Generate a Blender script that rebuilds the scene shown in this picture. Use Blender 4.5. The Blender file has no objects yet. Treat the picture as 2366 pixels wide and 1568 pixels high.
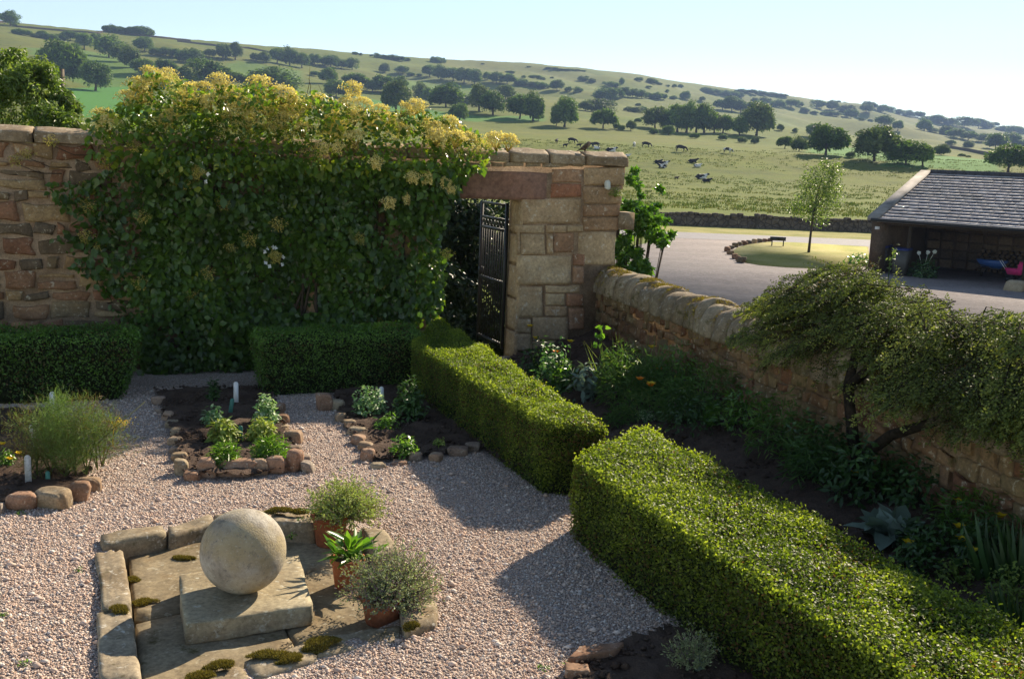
import bpy, bmesh, math, random
import numpy as np
from mathutils import Vector, Matrix
R = math.radians
rng = np.random.default_rng(7)
random.seed(7)
scene = bpy.context.scene
COL = scene.collection

# ------------------------------------------------------------------ camera geometry (photo measured on a 2366 x 1568 grid)
F, CX, CY = 2406.0, 1183.0, 784.0
CH = 2.65                                    # eye height over the garden
TH = math.atan((784 - 365) / F)
PHI = 0.042
CAM = np.array([0, 0, CH])
FW = np.array([0, math.cos(TH), -math.sin(TH)])
U0 = np.array([0, math.sin(TH), math.cos(TH)])
XW = np.array([1.0, 0, 0])
RT = math.cos(PHI) * XW + math.sin(PHI) * U0
UP = -math.sin(PHI) * XW + math.cos(PHI) * U0

def ray(px, py): return FW + (px - CX) / F * RT - (py - CY) / F * UP
def G(px, py, z=0.0):
    d = ray(px, py); t = (z - CH) / d[2]
    return CAM + t * d
def at_depth(px, py, dep): return CAM + dep * ray(px, py)
def depth(p): return float((np.asarray(p) - CAM) @ FW)
def proj(p):
    v = np.asarray(p) - CAM; d = v @ FW
    return CX + F * (v @ RT) / d, CY - F * (v @ UP) / d
def on_plane(px, py, p0, n):
    d = ray(px, py); t = ((np.asarray(p0) - CAM) @ n) / (d @ n)
    return CAM + t * d

# ------------------------------------------------------------------ object helpers
def tag(o, label=None, cat=None, group=None, kind=None):
    if label: o['label'] = label
    if cat: o['category'] = cat
    if group: o['group'] = group
    if kind: o['kind'] = kind
    return o
def wloc(o):
    v = np.zeros(3)
    while o is not None:
        v = v + np.array(o.location); o = o.parent
    return v
def thing(name, label, cat, loc, group=None):
    o = bpy.data.objects.new(name, None); COL.objects.link(o)
    o.empty_display_size = 0.1
    o.location = Vector([float(c) for c in loc])
    return tag(o, label, cat, group)

class MB:
    """collects faces; build() links them as one mesh object"""
    def __init__(s): s.V = []; s.F = []; s.T = []; s.n = 0
    def add(s, V, Fs, t=0.5):
        V = np.asarray(V, float).reshape(-1, 3)
        if not isinstance(Fs, list) or (len(Fs) and not isinstance(Fs[0], np.ndarray)):
            Fs = [Fs]
        tt = t
        for Fa in Fs:
            Fa = np.asarray(Fa, int)
            if Fa.size == 0: continue
            s.F.append(Fa + s.n)
            s.T.append(np.broadcast_to(np.asarray(tt, float), (len(Fa),)))
        s.V.append(V); s.n += len(V)
    def mesh(s, name, off=None):
        V = np.concatenate(s.V)
        if off is not None: V = V - off
        me = bpy.data.meshes.new(name)
        tot = np.concatenate([np.full(len(f), f.shape[1]) for f in s.F])
        loops = np.concatenate([f.ravel() for f in s.F])
        me.vertices.add(len(V)); me.vertices.foreach_set('co', V.astype(np.float32).ravel())
        me.loops.add(len(loops)); me.loops.foreach_set('vertex_index', loops.astype(np.int32))
        me.polygons.add(len(tot))
        st = np.concatenate([[0], np.cumsum(tot)[:-1]])
        me.polygons.foreach_set('loop_start', st.astype(np.int32))
        me.polygons.foreach_set('loop_total', tot.astype(np.int32))
        a = me.attributes.new('tint', 'FLOAT', 'FACE')
        a.data.foreach_set('value', np.concatenate(s.T).astype(np.float32))
        me.update(calc_edges=True); me.validate()
        return me
    def build(s, name, mat, parent=None, smooth=False, local=False):
        me = s.mesh(name, None if (local or parent is None) else wloc(parent))
        if smooth: me.polygons.foreach_set('use_smooth', np.ones(len(me.polygons), bool))
        me.materials.append(mat)
        o = bpy.data.objects.new(name, me); COL.objects.link(o)
        if parent is not None: o.parent = parent
        return o

def setloc(o):
    """move the origin of a finished single-mesh thing to its base"""
    me = o.data; n = len(me.vertices); co = np.empty(n * 3, np.float32); me.vertices.foreach_get('co', co)
    co = co.reshape(-1, 3); lo, hi = co.min(0), co.max(0)
    c = np.array([(lo[0] + hi[0]) / 2, (lo[1] + hi[1]) / 2, lo[2]])
    me.vertices.foreach_set('co', (co - c).astype(np.float32).ravel()); me.update()
    o.location = Vector([float(x) for x in c]); return o

def sn(P, f, seed, octs=2):
    """cheap smooth noise in about -1..1"""
    r = np.random.default_rng(seed); P = np.asarray(P, float); out = np.zeros(len(P)); a = 1.0; tot = 0
    for o in range(octs):
        for k in range(4):
            d = r.normal(size=3); d /= np.linalg.norm(d)
            out += a * np.sin(P @ d * f * r.uniform(.7, 1.4) * 6.28 + r.uniform(0, 6.28)) * .5
        tot += a; a *= .5; f *= 2.1
    return out / tot

def in_poly(x, y, poly):
    x = np.asarray(x); y = np.asarray(y); c = np.zeros(x.shape, bool); n = len(poly)
    for i in range(n):
        x0, y0 = poly[i][0], poly[i][1]; x1, y1 = poly[(i + 1) % n][0], poly[(i + 1) % n][1]
        if y0 == y1: continue
        k = ((y0 > y) != (y1 > y)) & (x < (x1 - x0) * (y - y0) / (y1 - y0) + x0)
        c ^= k
    return c

def norm(v): return v / np.maximum(np.linalg.norm(v, axis=-1, keepdims=True), 1e-9)

# leaf templates: x across, y along, z lift
T_DIA = (np.array([(0, 0, 0), (.36, .5, .09), (0, 1, 0), (-.36, .5, .09)]), np.array([(0, 1, 2), (0, 2, 3)]))
T_OVAL = (np.array([(0, 0, 0), (.26, .2, .06), (.36, .5, .05), (0, 1, -.1), (-.36, .5, .05), (-.26, .2, .06), (0, .5, -.03)]),
          np.array([(6, 0, 1), (6, 1, 2), (6, 2, 3), (6, 3, 4), (6, 4, 5), (6, 5, 0)]))
T_HEART = (np.array([(0, .1, 0), (.3, -.08, .05), (.48, .25, .06), (.3, .65, .02), (0, 1, -.12), (-.3, .65, .02), (-.48, .25, .06), (-.3, -.08, .05), (0, .45, -.05)]),
           np.array([(8, 0, 1), (8, 1, 2), (8, 2, 3), (8, 3, 4), (8, 4, 5), (8, 5, 6), (8, 6, 7), (8, 7, 0)]))
T_NEEDLE = (np.array([(-.5, 0, 0), (.5, 0, 0), (0, 1, 0)]), np.array([(0, 1, 2)]))
T_BLADE = (np.array([(-.4, 0, 0), (.4, 0, 0), (.5, .4, .06), (-.5, .4, .06), (0, 1, -.12)]), np.array([(0, 1, 2), (0, 2, 3), (3, 2, 4)]))
def leaves(mb, T, P, N, L, W, tint, dirs=None, g=rng):
    P = np.asarray(P, float); n = len(P)
    if n == 0: return
    N = norm(np.asarray(N, float))
    d = g.normal(size=(n, 3)) if dirs is None else np.asarray(dirs, float)
    t = norm(d - (d * N).sum(1, keepdims=True) * N); b = np.cross(t, N)
    L = np.broadcast_to(L, (n,)); W = np.broadcast_to(W, (n,))
    tv, tf = T
    V = (P[:, None] + (W[:, None] * tv[:, 0])[..., None] * b[:, None] + (L[:, None] * tv[:, 1])[..., None] * t[:, None]
         + (L[:, None] * tv[:, 2])[..., None] * N[:, None])
    Fa = (tf[None] + (np.arange(n) * len(tv))[:, None, None]).reshape(-1, tf.shape[1])
    mb.add(V.reshape(-1, 3), [Fa], np.repeat(np.broadcast_to(tint, (n,)), len(tf)))

def tube(mb, pts, rad, n=7, t=0.5, cap=True):
    pts = np.asarray(pts, float); m = len(pts); rad = np.broadcast_to(rad, (m,))
    tg = norm(np.gradient(pts, axis=0))
    ref = np.array([0.31, .17, .93]) if abs(tg[0][2]) < .9 else np.array([1.0, 0.1, 0])
    ring = []
    for i in range(m):
        a = norm(np.cross(tg[i], ref)); b = np.cross(tg[i], a)
        th = np.arange(n) / n * 2 * math.pi
        ring.append(pts[i] + rad[i] * (np.cos(th)[:, None] * a + np.sin(th)[:, None] * b))
    V = np.concatenate(ring)
    Fq = np.array([(i * n + k, i * n + (k + 1) % n, (i + 1) * n + (k + 1) % n, (i + 1) * n + k) for i in range(m - 1) for k in range(n)])
    fs = [Fq]
    if cap: fs.append(np.array([[k for k in range(n)][::-1], [(m - 1) * n + k for k in range(n)]]))
    mb.add(V, fs, t)

def lathe(mb, prof, c, n=28, t=0.5):
    c = np.asarray(c, float); V = []
    for r, z in prof:
        th = np.arange(n) / n * 2 * math.pi
        V.append(np.stack([c[0] + r * np.cos(th), c[1] + r * np.sin(th), np.full(n, c[2] + z)], 1))
    m = len(prof)
    Fq = np.array([(i * n + k, i * n + (k + 1) % n, (i + 1) * n + (k + 1) % n, (i + 1) * n + k) for i in range(m - 1) for k in range(n)])
    mb.add(np.concatenate(V), [Fq], t)

BOXF = np.array([(0, 3, 2, 1), (4, 5, 6, 7), (0, 1, 5, 4), (1, 2, 6, 5), (2, 3, 7, 6), (3, 0, 4, 7)])
def hexa(mb, bot, top, t=0.5):
    mb.add(np.concatenate([np.asarray(bot, float), np.asarray(top, float)]), [BOXF], t)
def frame_box(mb, o, ex, ey, ez, x0, x1, y0, y1, z0, z1, t=0.5):
    f = lambda x, y, z: o + ex * x + ey * y + ez * z
    hexa(mb, [f(x0, y0, z0), f(x1, y0, z0), f(x1, y1, z0), f(x0, y1, z0)], [f(x0, y0, z1), f(x1, y0, z1), f(x1, y1, z1), f(x0, y1, z1)], t)
EX, EY, EZ = np.eye(3)
def abox(mb, c, s, t=0.5, rz=0.0):
    ex = np.array([math.cos(rz), math.sin(rz), 0]); ey = np.array([-math.sin(rz), math.cos(rz), 0])
    frame_box(mb, np.asarray(c, float), ex, ey, EZ, -s[0] / 2, s[0] / 2, -s[1] / 2, s[1] / 2, 0, s[2], t)

_ico = {}
def ico(sub):
    if sub not in _ico:
        bm = bmesh.new(); bmesh.ops.create_icosphere(bm, subdivisions=sub, radius=1)
        V = np.array([v.co[:] for v in bm.verts]); Fa = np.array([[v.index for v in f.verts] for f in bm.faces]); bm.free()
        _ico[sub] = (V, Fa)
    return _ico[sub]
def stone(mb, c, size, rz=0.0, seed=0, block=.55, rough=.1, sub=3, t=None, flat=True, lean=0.0):
    """weathered boulder: c is the middle of its foot"""
    V, Fa = ico(sub); r = np.random.default_rng(seed)
    p = np.sign(V) * np.abs(V) ** block
    p = p / np.maximum(np.abs(p).max(1, keepdims=True), 1e-6) * (.62 * np.abs(V).max(1, keepdims=True) + .38)
    q = V + r.uniform(-5, 5, 3)
    p = p * (1 + rough * sn(q, .35, seed + 1, 1) + rough * .45 * sn(q, 1.0, seed + 2, 2))[:, None]
    p = p + .12 * r.normal(size=3) * p[:, [2]]
    p = p * np.asarray(size) / 2
    p[:, 2] += size[2] * .42
    p[:, 0] += lean * p[:, 2]
    if flat: p[:, 2] = np.maximum(p[:, 2], -.02)
    ca, sa = math.cos(rz), math.sin(rz)
    p = np.stack([p[:, 0] * ca - p[:, 1] * sa, p[:, 0] * sa + p[:, 1] * ca, p[:, 2]], 1) + np.asarray(c)
    mb.add(p, [Fa], r.uniform(0, 1) if t is None else t)

SS = np.array([0, .035, .14, .38, .62, .86, .965, 1.0])
def stone_face(mb, quad, n, out, seed, rough=.006, t=None, wob=1.3):
    """one dressed or rubble stone standing proud of a wall: quad = 4 corners (bl, br, tr, tl) on the wall face, n = outward"""
    r = np.random.default_rng(seed); q = [np.asarray(c, float) for c in quad]; k = len(SS)
    s, tt = np.meshgrid(SS, SS)
    s = s.ravel()[:, None]; tt = tt.ravel()[:, None]
    P = q[0] * (1 - s) * (1 - tt) + q[1] * s * (1 - tt) + q[2] * s * tt + q[3] * (1 - s) * tt
    e = np.minimum(np.minimum(s, 1 - s), np.minimum(tt, 1 - tt)).ravel()
    d = np.where(e <= 0, -.03, np.where(e < .05, out * .55, np.where(e < .2, out * .92, out)))
    inner = e > 0
    d = d + inner * (rough * sn(P, 1.8, seed, 3) + r.normal(0, rough * .25, len(P)))
    a = norm(q[1] - q[0]); b = norm(q[3] - q[0])
    P = P + np.asarray(n) * d[:, None] + (sn(P, 2.5, seed + 3, 2) * rough * wob * (e < .1))[:, None] * a + (sn(P, 2.5, seed + 4, 2) * rough * wob * (e < .1))[:, None] * b
    Fq = np.array([(j * k + i, j * k + i + 1, (j + 1) * k + i + 1, (j + 1) * k + i) for j in range(k - 1) for i in range(k - 1)])
    mb.add(P, [Fq], r.uniform(0, 1) if t is None else t)

def rubble(mb, o, ea, n, u0, u1, z0f, z1f, hr=(.11, .26), wr=(.16, .5), gap=.012, out=(.012, .035), seed=1, skip=None):
    """random coursed rubble over a wall face; z0f, z1f are functions of u"""
    r = np.random.default_rng(seed); z = 0.0; row = 0
    zmin = min(z0f(u0), z0f(u1)); zmax = max(z1f(u0), z1f(u1)); z = zmin
    while z < zmax - .03:
        h = r.uniform(*hr)
        if zmax - (z + h) < hr[0] * .6: h = zmax - z
        u = u0 - r.uniform(0, .2)
        while u < u1:
            w = r.uniform(*wr) * (1.15 if h > .2 else 1)
            cells = [(u, u + w, z, z + h)]
            if h > .2 and r.random() < .25: m = z + h * r.uniform(.4, .6); cells = [(u, u + w, z, m), (u, u + w, m, z + h)]
            for (a, b, c, d) in cells:
                mid = (a + b) / 2; lo, hi = z0f(mid), z1f(mid)
                a2, b2 = max(a, u0), min(b, u1)
                if b2 - a2 < .06 or (c + d) / 2 < lo or (c + d) / 2 > hi: continue
                c, d = max(c, lo), min(d, hi)
                if d - c < .05: continue
                if skip is not None and skip(mid, (c + d) / 2): continue
                j = lambda: r.uniform(-.024, .024)
                g = gap * r.uniform(.7, 1.8)
                f = lambda uu, zz: o + ea * uu + EZ * zz
                stone_face(mb, [f(a2 + g + j(), c + g + j()), f(b2 - g + j(), c + g + j()), f(b2 - g + j(), d - g + j()), f(a2 + g + j(), d - g + j())],
                           n, r.uniform(*out), int(r.integers(1e9)), rough=.010, wob=2.6)
            u += w
        z += h; row += 1

def slab_prism(mb, poly, z0, z1, t=0.5):
    poly = [np.asarray(p[:2], float) for p in poly]; n = len(poly)
    V = [(*p, z0) for p in poly] + [(*p, z1) for p in poly]
    mb.add(V, [np.array([list(range(n, 2 * n))]), np.array([list(range(n))[::-1]]), np.array([(i, (i + 1) % n, n + (i + 1) % n, n + i) for i in range(n)])], t)

# ------------------------------------------------------------------ materials
class NT:
    def __init__(s, name):
        s.m = bpy.data.materials.new(name); s.m.use_nodes = True; s.t = s.m.node_tree; s.t.nodes.clear()
        s.out = s.t.nodes.new('ShaderNodeOutputMaterial')
    def n(s, typ, **kw):
        nd = s.t.nodes.new('ShaderNode' + typ)
        for k, v in kw.items():
            if k in nd.inputs: nd.inputs[k].default_value = v
            else: setattr(nd, k, v)
        return nd
    def l(s, a, b): s.t.links.new(a, b)
    def coords(s): return s.n('NewGeometry').outputs['Position']
    def objc(s): return s.n('TexCoord').outputs['Object']
    def noise(s, vec, scale, detail=3, rough=.55):
        nd = s.n('TexNoise'); nd.inputs['Scale'].default_value = scale; nd.inputs['Detail'].default_value = detail; nd.inputs['Roughness'].default_value = rough
        s.l(vec, nd.inputs['Vector']); return nd
    def ramp(s, fac, stops, interp='LINEAR'):
        r = s.n('ValToRGB'); e = r.color_ramp.elements; r.color_ramp.interpolation = interp
        while len(e) < len(stops): e.new(.5)
        for i, (p, c) in enumerate(stops): e[i].position = p; e[i].color = (*c, 1) if len(c) == 3 else c
        s.l(fac, r.inputs[0]); return r.outputs[0]
    def mix(s, f, a, b, blend='MIX'):
        m = s.n('Mix'); m.data_type = 'RGBA'; m.blend_type = blend
        for i, v in ((0, f), (6, a), (7, b)):
            if hasattr(v, 'is_output'): s.l(v, m.inputs[i])
            else: m.inputs[i].default_value = v if i == 0 else (*v, 1)
        return m.outputs[2]
    def attr(s, name='tint'): return s.n('Attribute', attribute_name=name).outputs['Fac']
    def bump(s, h, strength, dist):
        b = s.n('Bump'); b.inputs['Strength'].default_value = strength; b.inputs['Distance'].default_value = dist
        s.l(h, b.inputs['Height']); return b.outputs[0]
    def bsdf(s, col, rough=.8, spec=.3, normal=None, metal=0.0):
        p = s.n('BsdfPrincipled')
        if hasattr(col, 'is_output'): s.l(col, p.inputs['Base Color'])
        else: p.inputs['Base Color'].default_value = (*col, 1)
        if hasattr(rough, 'is_output'): s.l(rough, p.inputs['Roughness'])
        else: p.inputs['Roughness'].default_value = rough
        p.inputs['Specular IOR Level'].default_value = spec; p.inputs['Metallic'].default_value = metal
        if normal is not None: s.l(normal, p.inputs['Normal'])
        return p
    def done(s, sh): s.l(sh if hasattr(sh, 'is_output') else sh.outputs[0], s.out.inputs['Surface']); return s.m

def mat_leaf(name, stops, rough=.4, spec=.45, trans=.35, tcol=1.5, var=0.0):
    k = NT(name); f = k.attr()
    if var:
        nz = k.noise(k.coords(), var, 2)
        m = k.n('Math', operation='MULTIPLY_ADD'); k.l(nz.outputs[0], m.inputs[0]); m.inputs[1].default_value = .9; m.inputs[2].default_value = -.45
        a = k.n('Math', operation='ADD'); k.l(m.outputs[0], a.inputs[0]); k.l(f, a.inputs[1]); f = a.outputs[0]
    c = k.ramp(f, stops)
    p = k.bsdf(c, rough, spec)
    t = k.n('BsdfTranslucent'); tc = k.mix(1.0, c, (tcol, tcol * 1.05, tcol * .55), 'MULTIPLY'); k.l(tc, t.inputs[0])
    ms = k.n('MixShader'); ms.inputs[0].default_value = trans; k.l(p.outputs[0], ms.inputs[1]); k.l(t.outputs[0], ms.inputs[2])
    return k.done(ms.outputs[0])

def mat_stone(name, stops, scale=9, lichen=None, moss=0.0, bump=.004, rough=.9, stain=.5):
    k = NT(name); pos = k.coords()
    c = k.ramp(k.attr(), stops)
    n1 = k.noise(pos, scale, 6, .65); n2 = k.noise(pos, scale * 4.5, 4, .7); n3 = k.noise(pos, scale * .35, 2)
    c = k.mix(k.ramp(n1.outputs[0], [(.3, (0, 0, 0)), (.72, (1, 1, 1))]), c, k.mix(stain, c, (.085, .065, .05)), 'MIX')
    c = k.mix(.5, c, k.ramp(n2.outputs[0], [(.3, (.2, .17, .15)), (.7, (.85, .8, .74))]), 'OVERLAY')
    n5 = k.noise(pos, scale * .17, 4, .65); c = k.mix(k.ramp(n5.outputs[0], [(.36, (.75, .75, .75)), (.6, (0, 0, 0))]), c, k.mix(1.0, c, (.48, .42, .36), 'MULTIPLY'))
    n6 = k.noise(pos, scale * .6, 3, .6); c = k.mix(k.ramp(n6.outputs[0], [(.55, (0, 0, 0)), (.72, (.32, .32, .32))]), c, k.mix(1.0, c, (1.1, .85, .6), 'MULTIPLY'))
    if lichen:
        v = k.noise(pos, scale * 2.2, 5, .7)
        c = k.mix(k.ramp(v.outputs[0], [(.58, (0, 0, 0)), (.66, (.75, .75, .75))]), c, lichen)
    if moss:
        v = k.noise(pos, scale * .8, 5, .7)
        c = k.mix(k.ramp(v.outputs[0], [(.62 - moss * .2, (0, 0, 0)), (.72 - moss * .2, (.9, .9, .9))]), c, (.075, .062, .018))
    h = k.mix(.5, n1.outputs[0], n2.outputs[0])
    return k.done(k.bsdf(c, rough, .2, k.bump(h, .9, bump)))

def mat_plain(name, c, rough=.6, spec=.4, var=.12, scale=12, metal=0.0, bump=0):
    k = NT(name); n = k.noise(k.coords(), scale, 4)
    d = tuple(x * (1 - var * 2) for x in c); l = tuple(min(1, x * (1 + var)) for x in c)
    col = k.ramp(n.outputs[0], [(.3, d), (.7, l)])
    return k.done(k.bsdf(col, rough, spec, k.bump(n.outputs[0], .5, bump) if bump else None, metal))

M = {}
M['rubble'] = mat_stone('rubble_sandstone', [(0, (.25, .115, .07)), (.3, (.35, .205, .115)), (.55, (.42, .28, .145)), (.75, (.31, .225, .125)), (.85, (.17, .125, .08)), (1, (.13, .1, .07))], 8, lichen=(.48, .41, .3), stain=.35)
M['mortar'] = mat_stone('lime_mortar', [(0, (.37, .27, .185)), (1, (.42, .31, .22))], 14, bump=.012, stain=.4)
M['ashlar'] = mat_stone('dressed_sandstone', [(0, (0.343, 0.126, 0.0686)), (.25, (0.4, 0.229, 0.143)), (.5, (0.48, 0.343, 0.211)), (.75, (0.572, 0.446, 0.286)), (1, (0.412, 0.32, 0.217))], 6, lichen=(.56, .5, .4), stain=.35)
M['lintel'] = mat_stone('red_lintel_stone', [(0, (.29, .165, .125)), (1, (.31, .18, .14))], 4, stain=.4)
M['coping'] = mat_stone('coping_sandstone', [(0, (.34, .27, .185)), (1, (.43, .35, .25))], 7, lichen=(.6, .55, .45), stain=.4)
M['lowrubble'] = mat_stone('low_wall_sandstone', [(0, (0.205, 0.0887, 0.0477)), (.35, (0.286, 0.167, 0.0887)), (.7, (0.266, 0.188, 0.0955)), (1, (0.205, 0.14, 0.075))], 8, lichen=(.5, .42, .3), moss=.2, stain=.4)
M['cope'] = mat_stone('weathered_cope_stone', [(0, (.27, .22, .15)), (1, (.36, .3, .21))], 7, lichen=(.46, .42, .35), moss=.35, stain=.5)
M['edging'] = mat_stone('edging_boulder_stone', [(0, (.4, .34, .24)), (.3, (.42, .33, .23)), (.55, (.4, .26, .18)), (.8, (.37, .22, .15)), (1, (.3, .26, .22))], 14, lichen=(.5, .45, .36), stain=.3)
M['kerb'] = mat_stone('kerb_sandstone', [(0, (.33, .28, .19)), (1, (.42, .36, .26))], 9, lichen=(.6, .56, .47), moss=.12, stain=.6)
M['flag'] = mat_stone('flagstone', [(0, (.3, .25, .16)), (1, (.36, .31, .21))], 7, lichen=(.42, .38, .28), moss=.2, stain=.5)
M['plinth'] = mat_stone('plinth_sandstone', [(0, (.42, .37, .25)), (1, (.46, .41, .29))], 8, lichen=(.52, .5, .4), stain=.4)
M['barkstone'] = M['rubble']
M['soil'] = mat_stone('garden_soil', [(0, (.085, .055, .042)), (1, (.12, .08, .06))], 16, bump=.03, stain=.5)
M['terracotta'] = mat_stone('terracotta', [(0, (.42, .14, .065)), (1, (.45, .155, .075))], 9, stain=.25, bump=.001, rough=.75)
M['iron'] = mat_plain('black_iron', (.012, .012, .013), .5, .5)
M['bark'] = mat_plain('bark', (.085, .062, .045), .9, .2, .3, 25, bump=.01)
M['twig'] = mat_plain('twig_brown', (.06, .042, .026), .9, .2, .3, 30)
M['core'] = mat_plain('hedge_inside', (.018, .022, .008), .95, .1, .3, 30)
M['wood'] = mat_plain('weathered_wood', (.2, .16, .12), .85, .2, .2, 20)
M['white'] = mat_plain('white_plastic', (.75, .75, .74), .45, .4, .05)
M['greylabel'] = mat_plain('weathered_label', (.5, .5, .48), .6, .3, .12, 60)
M['teal'] = mat_plain('green_plastic_tag', (.05, .22, .17), .5, .4, .1)
M['slate'] = None
# gravel
def gravel(name, stops, scale, bumpd, patch=None):
    k = NT(name); pos = k.coords()
    v = k.n('TexVoronoi', feature='F1'); v.inputs['Scale'].default_value = scale; k.l(pos, v.inputs['Vector'])
    sep = k.n('SeparateColor'); k.l(v.outputs['Color'], sep.inputs[0])
    c = k.ramp(sep.outputs[0], stops)
    n = k.noise(pos, 1.3, 4)
    c = k.mix(k.ramp(n.outputs[0], [(.35, (0, 0, 0)), (.7, (.45, .45, .45))]), c, patch or (.2, .16, .13))
    c = k.mix(k.ramp(v.outputs['Distance'], [(.35, (0, 0, 0)), (.75, (.7, .7, .7))]), c, (.1, .08, .07))
    inv = k.n('Math', operation='SUBTRACT'); inv.inputs[0].default_value = 1; k.l(v.outputs['Distance'], inv.inputs[1])
    return k.done(k.bsdf(c, .85, .25, k.bump(inv.outputs[0], 1.0, bumpd)))
PEB = [(0, (.33, .26, .22)), (.2, (.53, .39, .31)), (.45, (.64, .5, .42)), (.65, (.58, .38, .27)), (.82, (.8, .7, .61)), (1, (.33, .3, .29))]
M['gravel'] = gravel('garden_gravel', PEB, 75, .012, (.3, .23, .18))
k = NT('pebbles'); M['pebble'] = k.done(k.bsdf(k.ramp(k.attr(), PEB), .8, .3))
def drive_mat(name, stops, scale, bumpd):
    k = NT(name); pos = k.coords(); v = k.n('TexVoronoi', feature='F1'); v.inputs['Scale'].default_value = scale; k.l(pos, v.inputs['Vector'])
    sp = k.n('SeparateColor'); k.l(v.outputs['Color'], sp.inputs[0]); c = k.ramp(sp.outputs[0], stops)
    n1 = k.noise(pos, .16, 5, .6); n2 = k.noise(pos, .9, 5, .65); n3 = k.noise(pos, 3.5, 4, .8); c = k.mix(.45, c, k.ramp(n3.outputs[0], [(.35, (.22, .2, .19)), (.65, (.85, .8, .78))]), 'OVERLAY'); wv = k.n('TexWave', wave_type='RINGS'); wv.inputs['Scale'].default_value = .11; wv.inputs['Distortion'].default_value = 9; wv.inputs['Detail'].default_value = 3; k.l(pos, wv.inputs['Vector'])
    c = k.mix(k.ramp(n1.outputs[0], [(.4, (0, 0, 0)), (.65, (.6, .6, .6))]), c, (.19, .165, .15)); c = k.mix(k.ramp(wv.outputs[0], [(.6, (0, 0, 0)), (.95, (.3, .3, .3))]), c, (.31, .265, .245)); c = k.mix(k.ramp(n2.outputs[0], [(.5, (0, 0, 0)), (.7, (.5, .5, .5))]), c, (.17, .145, .13))
    return k.done(k.bsdf(c, .9, .2, k.bump(n2.outputs[0], .8, .04)))
M['drive'] = drive_mat('drive_gravel', [(0, (.16, .138, .135)), (.5, (.22, .187, .18)), (1, (.28, .247, .235))], 22, .02)
M['road'] = mat_plain('road_tarmac', (.19, .18, .185), .8, .3, .1, 4)
# plants
HS = [(0, (.12, .065, .022)), (.09, (.03, .05, .008)), (.4, (.06, .1, .011)), (.72, (.125, .18, .018)), (1, (.25, .3, .04))]
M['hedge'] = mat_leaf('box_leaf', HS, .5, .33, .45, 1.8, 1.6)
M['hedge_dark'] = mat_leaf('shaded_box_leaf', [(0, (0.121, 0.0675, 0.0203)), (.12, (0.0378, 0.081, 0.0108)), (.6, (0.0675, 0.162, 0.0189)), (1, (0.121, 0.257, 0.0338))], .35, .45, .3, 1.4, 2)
M['climber'] = mat_leaf('hydrangea_leaf', [(0, (0.0356, 0.0654, 0.0143)), (.5, (0.0654, 0.136, 0.0202)), (.85, (0.119, 0.208, 0.0261)), (1, (0.297, 0.333, 0.0416))], .3, .5, .4, 1.9, 1.2)
M['lace'] = mat_leaf('lacecap_floret', [(0, (.5, .38, .1)), (.4, (.78, .63, .22)), (1, (.9, .8, .45))], .7, .2, .4, 1.0)
M['lace_shade'] = mat_leaf('lacecap_shade_floret', [(0, (.2, .17, .03)), (.5, (.42, .36, .08)), (1, (.58, .5, .18))], .7, .2, .3, 1.0)  # duller copy of the lacecap colour for heads on the shaded wall face
M['whitepetal'] = mat_leaf('white_petal', [(0, (.75, .76, .72)), (1, (.85, .85, .82))], .6, .3, .3, 1.0)
M['cotoneaster'] = mat_leaf('cotoneaster_leaf', [(0, (0.102, 0.0653, 0.0261)), (.3, (0.058, 0.0798, 0.0188)), (.65, (0.109, 0.145, 0.029)), (1, (0.246, 0.268, 0.0653))], .62, .25, .3, 1.6, 1.5)
M['bright'] = mat_leaf('bright_leaf', [(0, (0.0345, 0.092, 0.0138)), (.5, (0.069, 0.172, 0.023)), (1, (0.149, 0.287, 0.0403))], .35, .5, .38, 1.7)
M['dark'] = mat_leaf('dark_leaf', [(0, (0.0204, 0.051, 0.0136)), (.6, (0.0425, 0.102, 0.0238)), (1, (0.0765, 0.17, 0.034))], .4, .4, .25, 1.4)
M['elder'] = mat_leaf('pale_shrub_leaf', [(0, (.05, .085, .02)), (.5, (.1, .165, .035)), (1, (.22, .28, .08))], .42, .4, .42, 1.6, 1.0)
M['golden'] = mat_leaf('golden_leaf', [(0, (.1, .17, .03)), (.5, (.26, .34, .07)), (1, (.48, .52, .16))], .5, .3, .35, 1.3)
M['varieg'] = mat_leaf('variegated_leaf', [(0, (.06, .16, .05)), (.5, (.15, .32, .12)), (1, (.6, .7, .5))], .5, .3, .35, 1.2)
M['fennel'] = mat_leaf('fennel_thread', [(0, (.13, .085, .035)), (.3, (.12, .13, .04)), (.65, (.11, .2, .055)), (1, (.18, .27, .09))], .6, .2, .35, 1.3, 3)
M['thyme'] = mat_leaf('heath_herb_leaf', [(0, (0.213, 0.125, 0.15)), (.2, (0.25, 0.25, 0.1)), (.6, (0.25, 0.325, 0.1)), (1, (0.425, 0.5, 0.163))], .6, .2, .3, 1.2)
M['sageleaf'] = mat_leaf('grey_herb_leaf', [(0, (0.2, 0.125, 0.163)), (.3, (0.175, 0.213, 0.112)), (.7, (0.25, 0.3, 0.163)), (1, (0.4, 0.45, 0.25))], .6, .2, .3, 1.2)
M['silver'] = mat_leaf('silver_leaf', [(0, (.1, .16, .11)), (1, (.24, .32, .25))], .55, .3, .2, 1.0)
M['moss'] = mat_leaf('moss_frond', [(0, (.09, .065, .016)), (.5, (.19, .15, .035)), (1, (.3, .25, .06))], .9, .1, .25, 1.2)
M['drymoss'] = mat_leaf('ochre_moss', [(0, (.14, .09, .02)), (.5, (.26, .19, .04)), (1, (.36, .29, .06))], .9, .1, .2, 1.2)  # ochre-yellow moss tone for the cope stones
M['yellow'] = mat_leaf('yellow_petal', [(0, (.75, .5, .02)), (1, (.85, .62, .03))], .5, .3, .35, 1.1)
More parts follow.
